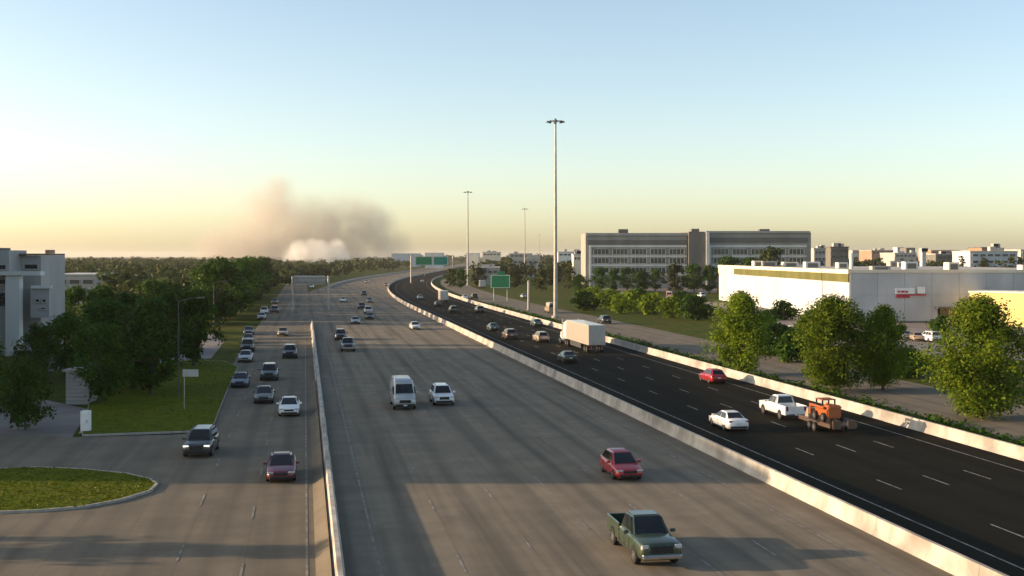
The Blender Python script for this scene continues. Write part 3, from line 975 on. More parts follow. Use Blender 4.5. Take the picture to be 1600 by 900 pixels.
# --- smaller left buildings
def simple_building(label, p0, p1, d, ytop, depth, wall, roof='roof_dark', rows=1, n=4, name='low_building', units=0, seed=0, extra_h=None):
    x0, x1 = (p0 - 800) / FPX * d, (p1 - 800) / FPX * d
    h = CAM_H - (ytop - HZ) / FPX * d if extra_h is None else extra_h
    root = empty(name, ((x0 + x1) / 2, d, 0))
    tag(root, label, 'building')
    w = (x1 - x0) / 2
    part('wall', MB().box(-w, w, 0, depth, 0, h), M[wall], root)
    part('roof', MB().box(-w - 0.3, w + 0.3, -0.4, depth + 0.3, h + 0.003, h + 0.45), M[roof], root)
    for r in range(rows):
        zz = h - (r + 1) * min(3.6, h / (rows + 0.3))
        facade_windows(root, -w * 0.94, w * 0.94, 0.0, zz + 0.9, zz + 2.4, n, depth=0.25, mull=0, frame=wall)
    rr = random.Random(seed)
    for i in range(units):
        x = rr.uniform(-w * 0.85, w * 0.7)
        part('rooftop_unit', MB().box(x, x + rr.uniform(2, 5), 3, 7, h + 0.46, h + 0.46 + rr.uniform(1, 2.4)), M['wall_grey'], root)
    return root
simple_building('pale low building behind the grey office building, half hidden by trees', 84, 150, 340, 430, 18, 'wall_grey', 'wall_pale', 1, 3)
simple_building('small pale grey building in the woods left of the far bend', 312, 372, 640, 422, 22, 'wall_grey', 'wall_grey', 1, 4)
shed = empty('louvred_shed', at(121, 632))
tag(shed, 'small pale shed with louvre slats behind the junction', 'shed')
part('wall', MB().box(-1.1, 1.1, 0, 2.2, 0, 3.1), M['wall_grey'], shed)
part('roof', MB().box(-1.3, 1.3, -0.25, 2.4, 3.104, 3.3), M['wall_grey'], shed)
for k in range(7):
    part('slat', MB().add([(-1.0, -0.02, 0.5 + k*0.36), (1.0, -0.02, 0.5 + k*0.36), (1.0, -0.12, 0.42 + k*0.36), (-1.0, -0.12, 0.42 + k*0.36), (-1.0, -0.02, 0.46 + k*0.36), (1.0, -0.02, 0.46 + k*0.36), (1.0, -0.1, 0.4 + k*0.36), (-1.0, -0.1, 0.4 + k*0.36)], [(0, 1, 2, 3), (7, 6, 5, 4), (0, 3, 7, 4), (1, 5, 6, 2), (2, 6, 7, 3), (0, 4, 5, 1)]), M['wall_grey'], shed)

# --- far buildings along the horizon (right half), each one named by where it stands
FB = [
 # p0, p1, distance, top row, depth, wall, roof, rows, windows, label
 (612, 652, 1500, 396.5, 60, 'wall_white', 'wall_white', 0, 4, 'far white roof behind the overhead green sign'),
 (664, 690, 1300, 395.5, 50, 'wall_pale', 'wall_pale', 0, 4, 'far pale warehouse just above the overhead green sign'),
 (728, 748, 1200, 396.0, 40, 'wall_pale', 'wall_white', 0, 4, 'far white warehouse at the foot of the second light mast'),
 (754, 782, 1150, 394.5, 40, 'coping', 'wall_white', 1, 5, 'bright cream warehouse between the second mast and the tall mast'),
 (796, 832, 1050, 396.5, 40, 'wall_grey', 'wall_pale', 1, 5, 'long grey warehouse under the third light mast'),
 (800, 842, 760, 405.0, 30, 'wall_grey', 'roof', 1, 5, 'low grey shop roof behind the green roadside sign'),
 (872, 908, 900, 394.0, 40, 'wall_pale', 'wall_white', 1, 5, 'white building between the tall mast and the office block'),
 (896, 913, 640, 398.0, 18, 'coping', 'wall_pale', 1, 3, 'small cream building touching the office block corner'),
 (742, 780, 560, 418.5, 22, 'wall_grey', 'wall_pale', 1, 4, 'low pale canopy roof left of the green roadside sign'),
 (1272, 1290, 640, 388.8, 20, 'wall_grey', 'roof', 2, 3, 'grey block peeping out behind the office block end'),
 (1298, 1326, 700, 386.4, 26, 'wall_band', 'roof_dark', 2, 4, 'dark blue grey block beside the office block'),
 (1332, 1352, 1500, 391.3, 30, 'roof', 'wall_office', 1, 4, 'far pale block past the dark block'),
 (1362, 1396, 1100, 391.6, 40, 'wall_brick', 'roof', 1, 5, 'long brown warehouse on the skyline above the wall sign'),
 (1402, 1412, 1700, 386.7, 20, 'wall_white', 'wall_white', 2, 2, 'small white tower block on the skyline'),
 (1416, 1430, 1500, 387.6, 24, 'wall_band', 'roof_dark', 2, 3, 'small dark block next to the white tower block'),
 (1398, 1432, 900, 395.7, 36, 'wall_grey', 'wall_white', 1, 5, 'flat warehouse with white roof edge below the skyline blocks'),
 (1441, 1447, 620, 394.4, 4, 'wall_white', 'wall_white', 0, 1, 'slim white stair shaft standing above the store roof'),
 (1455, 1500, 1250, 391.3, 40, 'wall_brick', 'roof', 1, 6, 'long brown skyline building beside the white shaft'),
 (1462, 1512, 760, 397.5, 30, 'wall_band', 'wall_white', 1, 6, 'dark low warehouse with white roof edge near the annex'),
 (1516, 1590, 640, 393.2, 26, 'wall_white', 'coping', 2, 6, 'white and pink block above the yellow annex'),
 (1534, 1562, 690, 387.3, 20, 'wall_brick', 'roof_dark', 1, 3, 'pink upper block rising behind the white block'),
 (1595, 1660, 800, 390.7, 30, 'roof', 'roof', 2, 6, 'pale block at the very edge of the skyline'),
]
for i, (p0, p1, d, yt, dep, w, rf, rows, n, lab) in enumerate(FB):
    simple_building(lab, p0, p1, d, yt, dep, w, rf, rows, n, 'far_building', units=2 if d < 1200 else 0, seed=i)
# ------------------------------------------------------------------ light masts, lamps, signs
def high_mast(p, label, h=44.5, detail=True):
    root = empty('light_mast', (p.x, p.y, 0))
    tag(root, label, 'light mast', 'high light masts')
    mb = MB()
    n = 5
    for i in range(n):
        z0, z1 = h * i / n, h * (i + 1) / n
        r0, r1 = 0.50 - 0.30 * i / n, 0.50 - 0.30 * (i + 1) / n
        mb.tube((0, 0, z0), (0, 0, z1), r0, r1, n=12, caps=i in (0, n-1))
    part('pole', mb, M['steel_pole'], root, True, 50)
    part('base', MB().tube((0, 0, 0), (0, 0, 0.5), 0.9, n=16), M['barrier'], root)
    rg = MB()
    k = 24
    for i in range(k):
        a, b = 2*math.pi*i/k, 2*math.pi*(i+1)/k
        rg.tube((1.35*math.cos(a), 1.35*math.sin(a), h - 0.1), (1.35*math.cos(b), 1.35*math.sin(b), h - 0.1), 0.06, n=5)
    for i in range(6):
        a = math.pi*i/3
        rg.tube((0, 0, h), (1.35*math.cos(a), 1.35*math.sin(a), h - 0.1), 0.05, n=5)
    ring = part('lamp_ring', rg, M['dark_steel'], root)
    part('cap', MB().tube((0, 0, h), (0, 0, h + 0.5), 0.4, 0.12, n=10), M['dark_steel'], root)
    for i in range(8 if detail else 6):
        a = 2*math.pi*i/(8 if detail else 6)
        x, y = 1.75*math.cos(a), 1.75*math.sin(a)
        part('floodlight', MB().tube((x, y, h - 0.05), (x, y, h - 0.40), 0.20, 0.42, n=9), M['dark_steel'], ring)
    return root
high_mast(at(868, 497), 'tall steel high mast with ring of lights beside the express road')
high_mast(atd(731, 553), 'second high mast, rising behind the far overhead green sign')
high_mast(atd(820, 752), 'third high mast, thin and pale above the far warehouses')
high_mast(atd(843, 1700), 'smallest farthest high mast just above the skyline', detail=False)

def street_lamp(p, h, side, label):
    root = empty('street_lamp', (p.x, p.y, 0))
    tag(root, label, 'street lamp', 'street lamps left of the highway')
    part('pole', MB().tube((0, 0, 0), (0, 0, h), 0.08, 0.045, n=8), M['dark_steel'], root, True)
    part('arm', MB().tube((0, 0, h - 0.1), (side*1.2, 0, h + 0.25), 0.045, n=6).tube((side*1.2, 0, h+0.25), (side*2.0, 0, h+0.28), 0.035, n=6), M['dark_steel'], root)
    part('lamp_head', MB().bbox(min(side*1.9, side*2.6), max(side*1.9, side*2.6), -0.15, 0.15, h + 0.2, h + 0.36, 0.04), M['dark_steel'], root)
street_lamp(at(279, 622), 9.6, 1, 'thin grey street lamp standing on the junction lawn')
street_lamp(at(334, 512), 8.8, 1, 'street lamp at the sunlit gap beside the frontage road')
street_lamp(at(346, 500), 9.0, 1, 'street lamp just past the sunlit gap lamp')
street_lamp(at(186, 505), 8.6, -1, 'street lamp among the shaded trees near the pale low building')
street_lamp(at(212, 530), 7.5, -1, 'street lamp in the middle of the shaded tree block')

# overhead sign seen from behind, over the frontage road
g = empty('sign_gantry', (at(485, 486).x, at(485, 486).y, 0))
gd = g.location.y
tag(g, 'grey sign gantry seen from behind across the frontage road', 'sign gantry')
hx = 28 / FPX * gd
part('post', MB().tube((-hx, 0, 0), (-hx, 0, 8.9), 0.28, 0.22, n=10), M['steel'], g, True)
part('post', MB().tube((hx, 0, 0), (hx, 0, 8.9), 0.28, 0.22, n=10), M['steel'], g, True)
tr = MB()
for z in (7.3, 8.6):
    for y in (-0.4, 0.4):
        tr.tube((-hx, y, z), (hx, y, z), 0.07, n=6)
for k in range(8):
    x0, x1 = -hx + hx*2*k/8, -hx + hx*2*(k+1)/8
    tr.tube((x0, -0.4, 7.3), (x1, -0.4, 8.6), 0.045, n=5)
    tr.tube((x0, 0.4, 8.6), (x1, 0.4, 7.3), 0.045, n=5)
part('truss', tr, M['steel'], g)
bp = part('sign_panel', MB().box(-hx + 0.3, hx - 0.9, 0.55, 0.65, 6.9, 9.0), M['sign_back'], g)
part('stiffener', MB().box(-hx + 0.3, hx - 0.9, 0.47, 0.547, 7.4, 7.52).box(-hx + 0.3, hx - 0.9, 0.47, 0.547, 8.3, 8.42), M['steel'], bp)
part('walkway', MB().box(-hx + 0.2, hx - 0.8, -1.0, -0.5, 6.75, 6.83), M['steel'], g)

# overhead green signs over the express road
GS = 600.0
g = empty('sign_gantry', atd(674, GS))
tag(g, 'overhead gantry with two green signs over the far express road', 'sign gantry')
part('post', MB().tube((-10.5, 0, 0), (-10.5, 0, 14.2), 0.3, 0.25, n=10), M['steel'], g, True)
part('post', MB().tube((11.0, 0, 0), (11.0, 0, 14.2), 0.3, 0.25, n=10), M['steel'], g, True)
tr = MB()
for z in (11.0, 13.0):
    tr.tube((-10.5, 0, z), (11.0, 0, z), 0.1, n=6)
for k in range(12):
    tr.tube((-10.5 + 21.5*k/12, 0, 11.0), (-10.5 + 21.5*(k+1)/12, 0, 13.0), 0.06, n=5)
part('truss', tr, M['steel'], g)
for x0, x1, m, nm in ((-8.2, 0.6, 'green_sign', 'a'), (1.0, 8.6, 'teal_sign', 'b')):
    p_ = part('sign_panel', MB().box(x0, x1, -0.5, -0.38, 9.2, 13.8), M[m], g)
    bo = MB()
    bo.box(x0 + 0.15, x1 - 0.15, -0.515, -0.503, 13.5, 13.65).box(x0 + 0.15, x1 - 0.15, -0.515, -0.503, 9.35, 9.5)
    bo.box(x0 + 0.15, x0 + 0.3, -0.515, -0.503, 9.5, 13.5).box(x1 - 0.3, x1 - 0.15, -0.515, -0.503, 9.5, 13.5)
    part('sign_border', bo, M['white_trim'], p_)
# green roadside sign at the express road's edge
rp = at(782, 470)
g = empty('road_sign', (rp.x, rp.y, 0), R(-4))
tag(g, 'green roadside exit sign on two posts at the express road edge', 'road sign')
part('post', MB().tube((-2.1, 0, 0), (-2.1, 0, 8.4), 0.13, n=8), M['steel'], g, True)
part('post', MB().tube((2.1, 0, 0), (2.1, 0, 8.4), 0.13, n=8), M['steel'], g, True)
sp = part('sign_panel', MB().bbox(-3.1, 3.1, -0.28, -0.16, 3.9, 8.2, 0.05), M['green_sign'], g)
bo = MB()
bo.box(-2.9, 2.9, -0.295, -0.283, 7.9, 8.02).box(-2.9, 2.9, -0.295, -0.283, 4.05, 4.17).box(-2.9, -2.78, -0.295, -0.283, 4.17, 7.9).box(2.78, 2.9, -0.295, -0.283, 4.17, 7.9)
part('sign_border', bo, M['white_trim'], sp)
part('exit_tab', MB().bbox(-1.0, 1.4, -0.28, -0.16, 8.22, 9.2, 0.04), M['green_sign'], g)
# pale post by the outer barrier
g = empty('utility_post', at(826, 486))
tag(g, 'thick pale grey post behind the outer barrier short of the mast', 'post')
part('column', MB().tube((0, 0, 0), (0, 0, 7.6), 0.34, 0.30, n=12), M['steel_pole'], g, True)
part('cap', MB().tube((0, 0, 7.604), (0, 0, 7.8), 0.38, 0.2, n=12), M['steel'], g, True)
part('base', MB().bbox(-0.6, 0.6, -0.6, 0.6, 0, 0.35, 0.05), M['barrier'], g)
# small white sign and cabinet by the junction
g = empty('road_sign', at(288, 642))
tag(g, 'small white rectangular road sign on a thin post on the lawn', 'road sign')
part('post', MB().tube((0, 0, 0), (0, 0, 3.8), 0.045, n=8), M['steel'], g, True)
part('sign_panel', MB().bbox(-0.15, 1.3, -0.09, -0.05, 3.1, 3.75, 0.02), M['sign_back'], g)
g = empty('utility_cabinet', at(132, 677))
tag(g, 'white upright utility cabinet at the corner of the junction', 'cabinet')
part('housing', MB().bbox(-0.34, 0.34, 0, 0.6, 0.12, 1.75, 0.04), M['white_trim'], g)
part('base', MB().bbox(-0.42, 0.42, -0.08, 0.68, 0, 0.12, 0.02), M['barrier'], g)
dr = part('door', MB().bbox(-0.28, 0.28, -0.03, -0.004, 0.2, 1.6, 0.01), M['white_trim'], g)
part('handle', MB().box(0.18, 0.22, -0.07, -0.034, 0.85, 1.05), M['dark_steel'], dr)

# ------------------------------------------------------------------ vehicles
def ring(x, w, zb, zt, cr=0.03):
    """cross-section of a car's lower body"""
    side = [(0.80*w, zb), (0.97*w, zb + 0.10), (1.0*w, zb + (zt-zb)*0.45), (0.985*w, zb + (zt-zb)*0.70), (0.94*w, zt - 0.055), (0.86*w, zt - 0.008), (0.45*w, zt + cr*0.8)]
    r = [(x, y, z) for y, z in side] + [(x, 0, zt + cr)] + [(x, -y, z) for y, z in reversed(side)]
    return r

def frustum(b0, b1, zb, t0, t1, zt, wb, wt, bev=0.07):
    """cabin block: bottom from b0 (front) to b1 (rear), top from t0 to t1"""
    bm = bmesh.new()
    vs = [(b0, wb, zb), (b0, -wb, zb), (b1, -wb, zb), (b1, wb, zb), (t0, wt, zt), (t0, -wt, zt), (t1, -wt, zt), (t1, wt, zt)]
    v = [bm.verts.new(p) for p in vs]
    for f in [(0, 1, 2, 3), (7, 6, 5, 4), (0, 4, 5, 1), (1, 5, 6, 2), (2, 6, 7, 3), (3, 7, 4, 0)]:
        bm.faces.new([v[i] for i in f])
    es = [e for e in bm.edges if max(e.verts[0].co.z, e.verts[1].co.z) > zb + 0.01]
    bmesh.ops.bevel(bm, geom=es, offset=bev, segments=3, affect='EDGES')
    bm.verts.index_update()
    mb = MB().add([x.co for x in bm.verts], [[x.index for x in f.verts] for f in bm.faces])
    bm.free()
    return mb

def pane(a, b, c, d, u0, u1, v0, v1, off=0.012, th=0.02):
    """slab over the quad a b (bottom) d c (top), cut down to the given fractions"""
    a, b, c, d = map(Vector, (a, b, c, d))
    def P(u, v):
        return a.lerp(b, u).lerp(d.lerp(c, u), v)
    q = [P(u0, v0), P(u1, v0), P(u1, v1), P(u0, v1)]
    nn = (q[1] - q[0]).cross(q[3] - q[0]).normalized()
    cen = (a + b + c + d) / 4
    if nn.dot(cen - Vector((cen.x * 0.6, 0, 0.7))) < 0: nn = -nn
    o = [p + nn*off for p in q]
    i = [p - nn*th for p in q]
    return MB().add(o + i, [(0, 1, 2, 3), (7, 6, 5, 4), (0, 4, 5, 1), (1, 5, 6, 2), (2, 6, 7, 3), (3, 7, 4, 0)])

class Proto:
    def __init__(self):
        self.parts = []           # (name, mesh, material key or 'PAINT', parent index or None)
    def add(self, name, mb, mat, parent=None, smooth=False, ang=40):
        self.parts.append((name, mb.mesh(name, smooth, ang) if isinstance(mb, MB) else mb, mat, parent))
        return len(self.parts) - 1

def wheels(P, xs, y, r, w=0.24, arch=True, dual=False):
    tm = MB()
    n = 20
    prof = [(-w/2, r*0.6), (-w/2, r*0.93), (-w*0.36, r), (w*0.36, r), (w/2, r*0.93), (w/2, r*0.6)]
    rings = [[(rad*math.cos(2*math.pi*i/n), yy, rad*math.sin(2*math.pi*i/n)) for i in range(n)] for yy, rad in prof]
    tm.loft(rings)
    tyre = tm.mesh('tyre', True, 50)
    rm = MB()
    for sgn in (-1, 1):
        rm.tube((0, sgn*(w/2 - 0.06), 0), (0, sgn*(w/2 + 0.004), 0), r*0.62, r*0.50, n=16)
        for k in range(5):
            a = 2*math.pi*k/5
            rm.tube((0.08*math.cos(a), sgn*(w/2 + 0.012), 0.08*math.sin(a)), (r*0.56*math.cos(a), sgn*(w/2 + 0.006), r*0.56*math.sin(a)), 0.03, n=4)
    rim = rm.mesh('rim', True, 40)
    am = MB()
    for i in range(12):
        a, b = math.pi*i/12, math.pi*(i+1)/12
        am.quad((1.02*r*math.cos(a), 0, 1.02*r*math.sin(a)), (1.02*r*math.cos(b), 0, 1.02*r*math.sin(b)), (1.24*r*math.cos(b), 0, 1.2*r*math.sin(b)), (1.24*r*math.cos(a), 0, 1.2*r*math.sin(a)))
    for x in xs:
        for sgn in (-1, 1):
            a, b = tyre.copy(), rim.copy()
            for me in (a, b):
                me.transform(Matrix.Translation((x, sgn*y, r)))
            k = P.add('wheel', a, 'tyre')
            P.add('rim', b, 'rim', k)
            if arch:
                e = MB().tube((x, sgn*(y - 0.05), r), (x, sgn*(y + w/2 - 0.02), r), r*1.17, n=20)
                e.v = [(p[0], p[1], max(p[2], r*0.75)) for p in e.v]
                P.add('wheel_arch', e, 'black_plastic')

def lights(P, xf, xr, yf, zf, zr, on, wf=0.42, hf=0.16, wr=0.30, hr=0.2, depth=0.10):
    for sgn in (-1, 1):
        y = sgn*yf
        P.add('headlight', MB().bbox(xf - depth, xf + 0.02, y - wf/2, y + wf/2, zf - hf/2, zf + hf/2, 0.03), 'lamp_on' if on else 'lamp_lens')
        P.add('taillight', MB().bbox(xr - 0.02, xr + depth, sgn*(yf + 0.03) - wr/2, sgn*(yf + 0.03) + wr/2, zr - hr/2, zr + hr/2, 0.03), 'tail')

def doors(P, xs, y, z0, z1, sill, x0, x1, zs):
    for sgn in (-1, 1):
        for i, x in enumerate(xs):
            P.add('door_seam', MB().box(x - .008, x + .008, sgn*y - .012, sgn*y + .006, z0, z1), 'black_plastic')
            if i:
                P.add('door_handle', MB().bbox(x + .10, x + .26, sgn*(y + .012) - .02, sgn*(y + .012) + .02, z1 - .18, z1 - .13, .01), 'chrome')
        P.add('sill', MB().bbox(x1, x0, sgn*(sill) - .03, sgn*(sill) + .03, zs, zs + .12, .02), 'black_plastic')

def mirrors(P, x, y, z):
    for sgn in (-1, 1):
        P.add('mirror', MB().bbox(x - 0.09, x + 0.05, sgn*y - 0.12, sgn*y + 0.12, z - 0.07, z + 0.09, 0.03), 'PAINT')

def cabin_glass(P, b0, b1, zb, t0, t1, zt, wb, wt, doors=2, rear=True, quarter=0.0):
    P.add('windshield', pane((b0, wb, zb), (b0, -wb, zb), (t0, -wt, zt), (t0, wt, zt), 0.07, 0.93, 0.08, 0.93), 'glass')
    if rear:
        P.add('rear_window', pane((b1, wb, zb), (b1, -wb, zb), (t1, -wt, zt), (t1, wt, zt), 0.10, 0.90, 0.18, 0.90), 'glass')
    for sgn in (-1, 1):
        for k in range(doors):
            u0 = 0.10 + (0.84 / doors) * k
            u1 = u0 + 0.84 / doors - 0.03
            P.add('side_window', pane((b0, sgn*wb, zb), (b1, sgn*wb, zb), (t1, sgn*wt, zt), (t0, sgn*wt, zt), u0, u1, 0.16, 0.88), 'glass')

def make_sedan(on=False, hatch=False):
    P = Proto()
    L = 2.2 if hatch else 2.4
    rs = [ring(L, .62, .34, .60), ring(L-.06, .76, .25, .68), ring(L-.22, .86, .20, .74), ring(L*.62, .91, .19, .86), ring(L*.38, .92, .19, .94),
          ring(-L*.2, .92, .19, .97), ring(-L*.62, .92, .20, 1.02), ring(-L+.25, .89, .22, 1.0 if not hatch else 1.04), ring(-L+.07, .82, .28, .96), ring(-L, .72, .38, .86)]
    P.add('body', MB().loft(rs), 'PAINT', smooth=True, ang=50)
    b0, b1, t0, t1, zt = (L*.54, -L*.80, L*.08, -L*.40, 1.45) if not hatch else (L*.56, -L*.97, L*.08, -L*.66, 1.52)
    P.add('cabin', frustum(b0, b1, .90, t0, t1, zt, .84, .60, .11), 'PAINT', smooth=True, ang=35)
    cabin_glass(P, b0, b1, .90, t0, t1, zt, .84, .60, doors=2 if not hatch else 3)
    wheels(P, (L*.60, -L*.57), .80, .33, .22)
    lights(P, L-.03, -L+.02, .64, .67, .84, on, .40, .11, .34, .14)
    P.add('grille', MB().bbox(L-.06, L+.025, -.42, .42, .50, .66, .02), 'black_plastic')
    P.add('bumper', MB().bbox(L-.12, L+.05, -.70, .70, .26, .42, .04), 'black_plastic')
    P.add('bumper', MB().bbox(-L-.05, -L+.12, -.70, .70, .32, .48, .04), 'black_plastic')
    P.add('license_plate', MB().box(-L-.055, -L-.01, -.17, .17, .62, .76), 'plate')
    mirrors(P, L*.34, .99, 1.0)
    doors(P, (L*.36, -L*.05, -L*.42), .916, .32, .86, .88, L*.40, -L*.36, .20)
    return P

def make_suv(on=False):
    P = Proto()
    L = 2.4
    rs = [ring(L, .70, .40, .78), ring(L-.06, .84, .30, .88), ring(L-.2, .93, .26, .96), ring(L*.62, .97, .25, 1.06), ring(L*.40, .98, .25, 1.10),
          ring(-L*.2, .98, .25, 1.12), ring(-L*.7, .98, .26, 1.13), ring(-L+.1, .95, .30, 1.13), ring(-L, .88, .40, 1.05)]
    P.add('body', MB().loft(rs), 'PAINT', smooth=True, ang=50)
    a = (L*.52, -L*.98, 1.05, L*.16, -L*.82, 1.74, .90, .68, .11)
    P.add('cabin', frustum(*a), 'PAINT', smooth=True, ang=35)
    cabin_glass(P, a[0], a[1], a[2], a[3], a[4], a[5], a[6], a[7], doors=3)
    wheels(P, (L*.60, -L*.58), .86, .38, .25)
    lights(P, L-.03, -L+.02, .70, .85, 1.0, on, .40, .12, .20, .32)
    P.add('grille', MB().bbox(L-.05, L+.03, -.46, .46, .62, .88, .03), 'black_plastic')
    P.add('bumper', MB().bbox(L-.12, L+.06, -.80, .80, .32, .54, .05), 'black_plastic')
    P.add('bumper', MB().bbox(-L-.06, -L+.12, -.80, .80, .36, .58, .05), 'black_plastic')
    P.add('license_plate', MB().box(-L-.065, -L-.01, -.17, .17, .74, .88), 'plate')
    P.add('roof_rail', MB().tube((L*.05, .60, 1.78), (-L*.7, .60, 1.78), .025, n=6).tube((L*.05, -.60, 1.78), (-L*.7, -.60, 1.78), .025, n=6), 'black_plastic')
    mirrors(P, L*.36, 1.07, 1.16)
    doors(P, (L*.38, -L*.04, -L*.40), .976, .40, 1.0, .94, L*.40, -L*.36, .27)
    return P

def make_pickup(on=False):
    P = Proto()
    L = 2.95
    rs = [ring(L, .76, .50, .98), ring(L-.06, .90, .40, 1.08), ring(L-.2, .97, .36, 1.14), ring(L*.60, 1.0, .35, 1.18), ring(L*.40, 1.0, .35, 1.20),
          ring(-L*.10, 1.0, .36, 1.20), ring(-L*.24, 1.0, .36, 1.20)]
    P.add('body', MB().loft(rs), 'PAINT', smooth=True, ang=50)
    a = (L*.46, -L*.25, 1.15, L*.17, -L*.20, 1.90, .90, .70, .10)
    P.add('cabin', frustum(*a), 'PAINT', smooth=True, ang=35)
    cabin_glass(P, a[0], a[1], a[2], a[3], a[4], a[5], a[6], a[7], doors=2)
    bed = MB()
    x0, x1 = -L*.255, -L
    bed.bbox(x1, x0, .90, 1.0, .50, 1.28, .03).bbox(x1, x0, -1.0, -.90, .50, 1.28, .03).bbox(x1, x1 + .1, -.899, .899, .52, 1.26, .03).bbox(x0 - .08, x0, -.899, .899, .52, 1.22, .03)
    bi = P.add('bed', bed, 'PAINT')
    P.add('bed_liner', MB().box(x1 + .1, x0 - .08, -.898, .898, .62, .74), 'bed_liner', bi)
    wheels(P, (L*.62, -L*.60), .88, .41, .28)
    lights(P, L-.02, -L-.0, .76, 1.0, 1.05, on, .34, .18, .18, .40, depth=.09)
    P.add('grille', MB().bbox(L-.05, L+.03, -.54, .54, .72, 1.04, .03), 'black_plastic')
    P.add('bumper', MB().bbox(L-.1, L+.12, -.92, .92, .46, .66, .05), 'chrome')
    P.add('bumper', MB().bbox(-L-.16, -L-.01, -.92, .92, .48, .64, .05), 'chrome')
    P.add('license_plate', MB().box(-L-.172, -L-.162, -.17, .17, .50, .62), 'plate')
    mirrors(P, L*.34, 1.12, 1.26)
    doors(P, (L*.36, L*.08, -L*.20), .996, .50, 1.06, .96, L*.42, -L*.36, .38)
    return P

def make_van(on=False):
    P = Proto()
    def vr(x, w, zb, zt, wt):
        side = [(0.85*w, zb), (w, zb + .12), (w, zb + (zt-zb)*.5), (w*.985, zt*.62 + zb*.38), (wt, zt - .14), (wt*.9, zt - .03)]
        return [(x, y, z) for y, z in side] + [(x, 0, zt)] + [(x, -y, z) for y, z in reversed(side)]
    rs = [vr(2.95, .80, .42, .98, .74), vr(2.88, .93, .34, 1.10, .86), vr(2.6, .99, .30, 1.24, .92), vr(2.15, 1.0, .30, 1.38, .93), vr(1.28, 1.0, .30, 2.42, .84),
          vr(.95, 1.0, .30, 2.60, .84), vr(-2.8, 1.0, .32, 2.62, .84), vr(-2.95, .98, .40, 2.52, .80)]
    P.add('body', MB().loft(rs), 'PAINT', smooth=True, ang=45)
    P.add('windshield', pane((2.12, .90, 1.40), (2.12, -.90, 1.40), (1.36, -.80, 2.33), (1.36, .80, 2.33), .05, .95, .06, .86, off=.05), 'glass')
    for s_ in (-1, 1):
        P.add('side_window', pane((1.95, s_*1.0, 1.38), (.75, s_*1.0, 1.38), (.75, s_*.93, 2.05), (1.40, s_*.93, 2.05), .04, .96, .05, .92, off=.04), 'glass')
        P.add('door_track', MB().box(-2.6, .5, s_*1.005 - .01, s_*1.005 + .01, 1.36, 1.42), 'black_plastic')
    P.add('rear_window', MB().box(-2.985, -2.93, -.7, -.06, 1.5, 2.15).box(-2.985, -2.93, .06, .7, 1.5, 2.15), 'glass')
    wheels(P, (1.95, -1.75), .90, .37, .24)
    lights(P, 2.88, -2.95, .74, 1.0, 1.2, on, .34, .26, .14, .5)
    P.add('grille', MB().bbox(2.90, 2.985, -.52, .52, .66, .94, .03), 'black_plastic')
    P.add('bumper', MB().bbox(2.86, 3.03, -.92, .92, .34, .56, .05), 'black_plastic')
    P.add('license_plate', MB().box(3.032, 3.042, -.17, .17, .40, .52), 'plate')
    mirrors(P, 1.75, 1.16, 1.5)
    return P

def make_box_truck():
    P = Proto()
    rs = [ring(4.0, .90, .50, 1.5), ring(3.9, 1.05, .42, 1.6), ring(3.0, 1.1, .42, 1.7), ring(2.5, 1.1, .42, 1.75)]
    P.add('cab', MB().loft(rs), 'PAINT', smooth=True)
    a = (3.2, 1.9, 1.65, 2.85, 1.95, 2.55, 1.0, .86)
    P.add('cabin', frustum(*a), 'PAINT', smooth=True)
    cabin_glass(P, a[0], a[1], a[2], a[3], a[4], a[5], a[6], a[7], doors=1, rear=False)
    P.add('cab_rear', MB().box(1.9, 2.499, -1.08, 1.08, .45, 1.72), 'PAINT')
    P.add('cargo_box', MB().bbox(-4.0, 1.8, -1.25, 1.25, .95, 3.6, .05), 'paint_trailer_white')
    P.add('rear_door', MB().box(-4.03, -4.003, -1.1, 1.1, 1.1, 3.4), 'paint_silver')
    P.add('frame_rail', MB().box(-4.0, 1.88, -.5, .5, .55, .945), 'dark_steel')
    wheels(P, (3.1, -2.4), .95, .48, .30, arch=False)
    lights(P, 3.98, -4.0, .8, 1.05, .8, False, .34, .24, .2, .16)
    P.add('bumper', MB().bbox(3.9, 4.12, -1.05, 1.05, .42, .7, .04), 'chrome')
    return P

